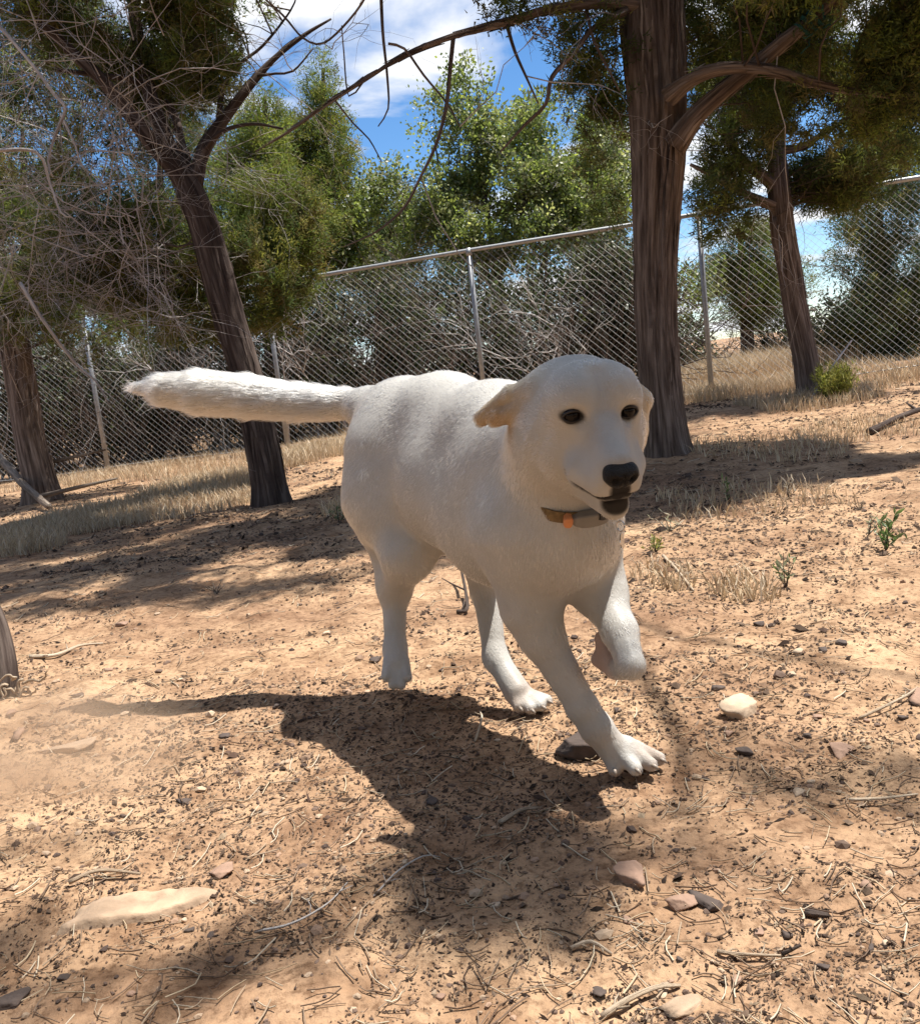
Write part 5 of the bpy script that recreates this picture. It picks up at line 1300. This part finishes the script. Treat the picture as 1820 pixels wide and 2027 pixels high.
    stick([(1190, 2010, 0), (1240, 1990, .006), (1300, 1965, .006), (1345, 1950, 0)], .0042, 'forked pale stick near the bottom edge')
    stick([(940, 1470, 0), (955, 1440, .008), (950, 1412, .004)], .0025, 'short curved straw stick beside the hind paw shadow')
    stick([(1420, 1895, 0), (1460, 1902, .004), (1550, 1900, 0)], .0030, 'thin straight stick on the soil at lower right')
    stick([(1548, 1900, .003), (1585, 1885, .01)], .0026, 'short brown twig end touching the thin straight stick', M_TWIG_DARK)
    stick([(1595, 1808, 0), (1640, 1822, .003)], .0050, 'stubby brown stick right of the two stones', M_TWIG_DARK)
    stick([(1130, 1880, 0), (1170, 1876, .006), (1210, 1886, 0)], .0030, 'bent pale twig in the sun below the dog shadow')
    stick([(505, 1848, 0), (580, 1842, .01), (650, 1800, .006), (690, 1760, 0)], .0018, 'long thin branch across the shade under the dog shadow', M_TWIG)
    stick([(740, 1780, 0), (790, 1740, .004), (840, 1700, .006), (870, 1690, 0)], .0015, 'curved twig lying inside the dog shadow', M_TWIG)
    stick([(990, 1640, 0), (1030, 1615, .006), (1065, 1605, .004)], .0040, 'pale splintered stick at the right rim of the dog shadow')
    stick([(1700, 1420, 0), (1790, 1395, .008), (1815, 1360, 0)], .0030, 'thin twig at the right edge of the sunny soil')
    stick([(1680, 1590, 0), (1740, 1600, .006), (1815, 1575, 0)], .0028, 'long twig lying across the right edge below the shade')
    stick([(140, 1765, .004), (200, 1748, .01), (280, 1742, .004)], .0038, 'weathered stick resting along the long pale slab')
    stick([(1602, 800, 0), (1640, 786, .18), (1690, 778, .42)], .012, 'leaning dead stick right of the slim trunk', M_TWIG)
    stick([(1720, 860, 0), (1780, 838, .02), (1850, 820, .04)], .022, 'dark fallen limb on the ground at the far right', M_BARK_DARK, 'fallen_limb', 'fallen limb')
    stick([(-60, 975, .62), (10, 985, .34), (60, 1000, .10), (100, 1015, .0)], .045, 'pale fallen limb leaning at the foot of the far left trunk', M_BARK_GREY, 'fallen_limb', 'fallen limb')
    # old grey stump with curled roots at the left edge
    a = ground_at(-12, 1380); d = depth_of(a); k = px(d); rng = np.random.default_rng(4)
    root = thing('dead_stump', a, 'leaning weathered stump with curled pale rootlets at the left picture edge', 'stump')
    m = MB(); P = np.array([at(5, 1385, d), at(10, 1330, d), at(2, 1270, d + .02), at(-15, 1215, d + .03), at(-45, 1150, d + .05)]); P[0][2] = a[2] - .02
    tube(m, P, [.040, .030, .026, .024, .020], 16, .02, .3, 2.0); m.build('trunk', M_BARK_DARK, root)
    for q in range(7):
        b = at(18 + rng.uniform(-10, 30), 1345 + rng.uniform(-15, 30), d - .03); p = [b]
        for s in range(7):
            an = s * (.35 + .25 * (q % 3)) + q * 1.3 + rng.normal(0, .5); p.append(p[-1] + np.array([.014 * math.cos(an) + .004, -.003, .012 * math.sin(an) - .004]))
        m = MB(); tube(m, np.array(p), np.linspace(.0042, .0016, len(p)), 7, .006); m.build('rootlet', M_STICK, root)
build_litter(); build_rocks(); build_unseen_wood()

def build_dust():
    V, F = fine_sphere(2); p = at(40, 1500, 1.22)
    m, n, l, out = material('drifting dust')
    tc = n.new('ShaderNodeTexCoord'); ln = n.new('ShaderNodeVectorMath'); ln.operation = 'LENGTH'; l.new(tc.outputs['Object'], ln.inputs[0])
    fall = n.new('ShaderNodeMapRange'); fall.inputs['From Min'].default_value = 1.0; fall.inputs['From Max'].default_value = .15; fall.inputs['To Min'].default_value = 0; fall.inputs['To Max'].default_value = 1
    l.new(ln.outputs['Value'], fall.inputs['Value'])
    t = n.new('ShaderNodeTexNoise'); t.inputs['Scale'].default_value = 1.7; t.inputs['Detail'].default_value = 3; l.new(tc.outputs['Object'], t.inputs['Vector'])
    r = ramp(n, [(.38, (0, 0, 0)), (.68, (1, 1, 1))]); l.new(t.outputs['Fac'], r.inputs[0])
    a = n.new('ShaderNodeMath'); a.operation = 'MULTIPLY'; l.new(fall.outputs[0], a.inputs[0]); l.new(r.outputs[0], a.inputs[1])
    b = n.new('ShaderNodeMath'); b.operation = 'MULTIPLY'; b.inputs[1].default_value = 13.0; l.new(a.outputs[0], b.inputs[0])
    v = n.new('ShaderNodeVolumePrincipled'); v.inputs['Color'].default_value = (.97, .80, .62, 1); v.inputs['Anisotropy'].default_value = .25; l.new(b.outputs[0], v.inputs['Density'])
    l.new(v.outputs[0], out.inputs['Volume'])
    o = MB().add(V, F).build('dust', m, origin=(0, 0, 0)); o.location = p; o.scale = (.26, .18, .11)
    tag(o, 'tan dust hanging low over the soil at the left edge', kind='stuff')
build_dust()
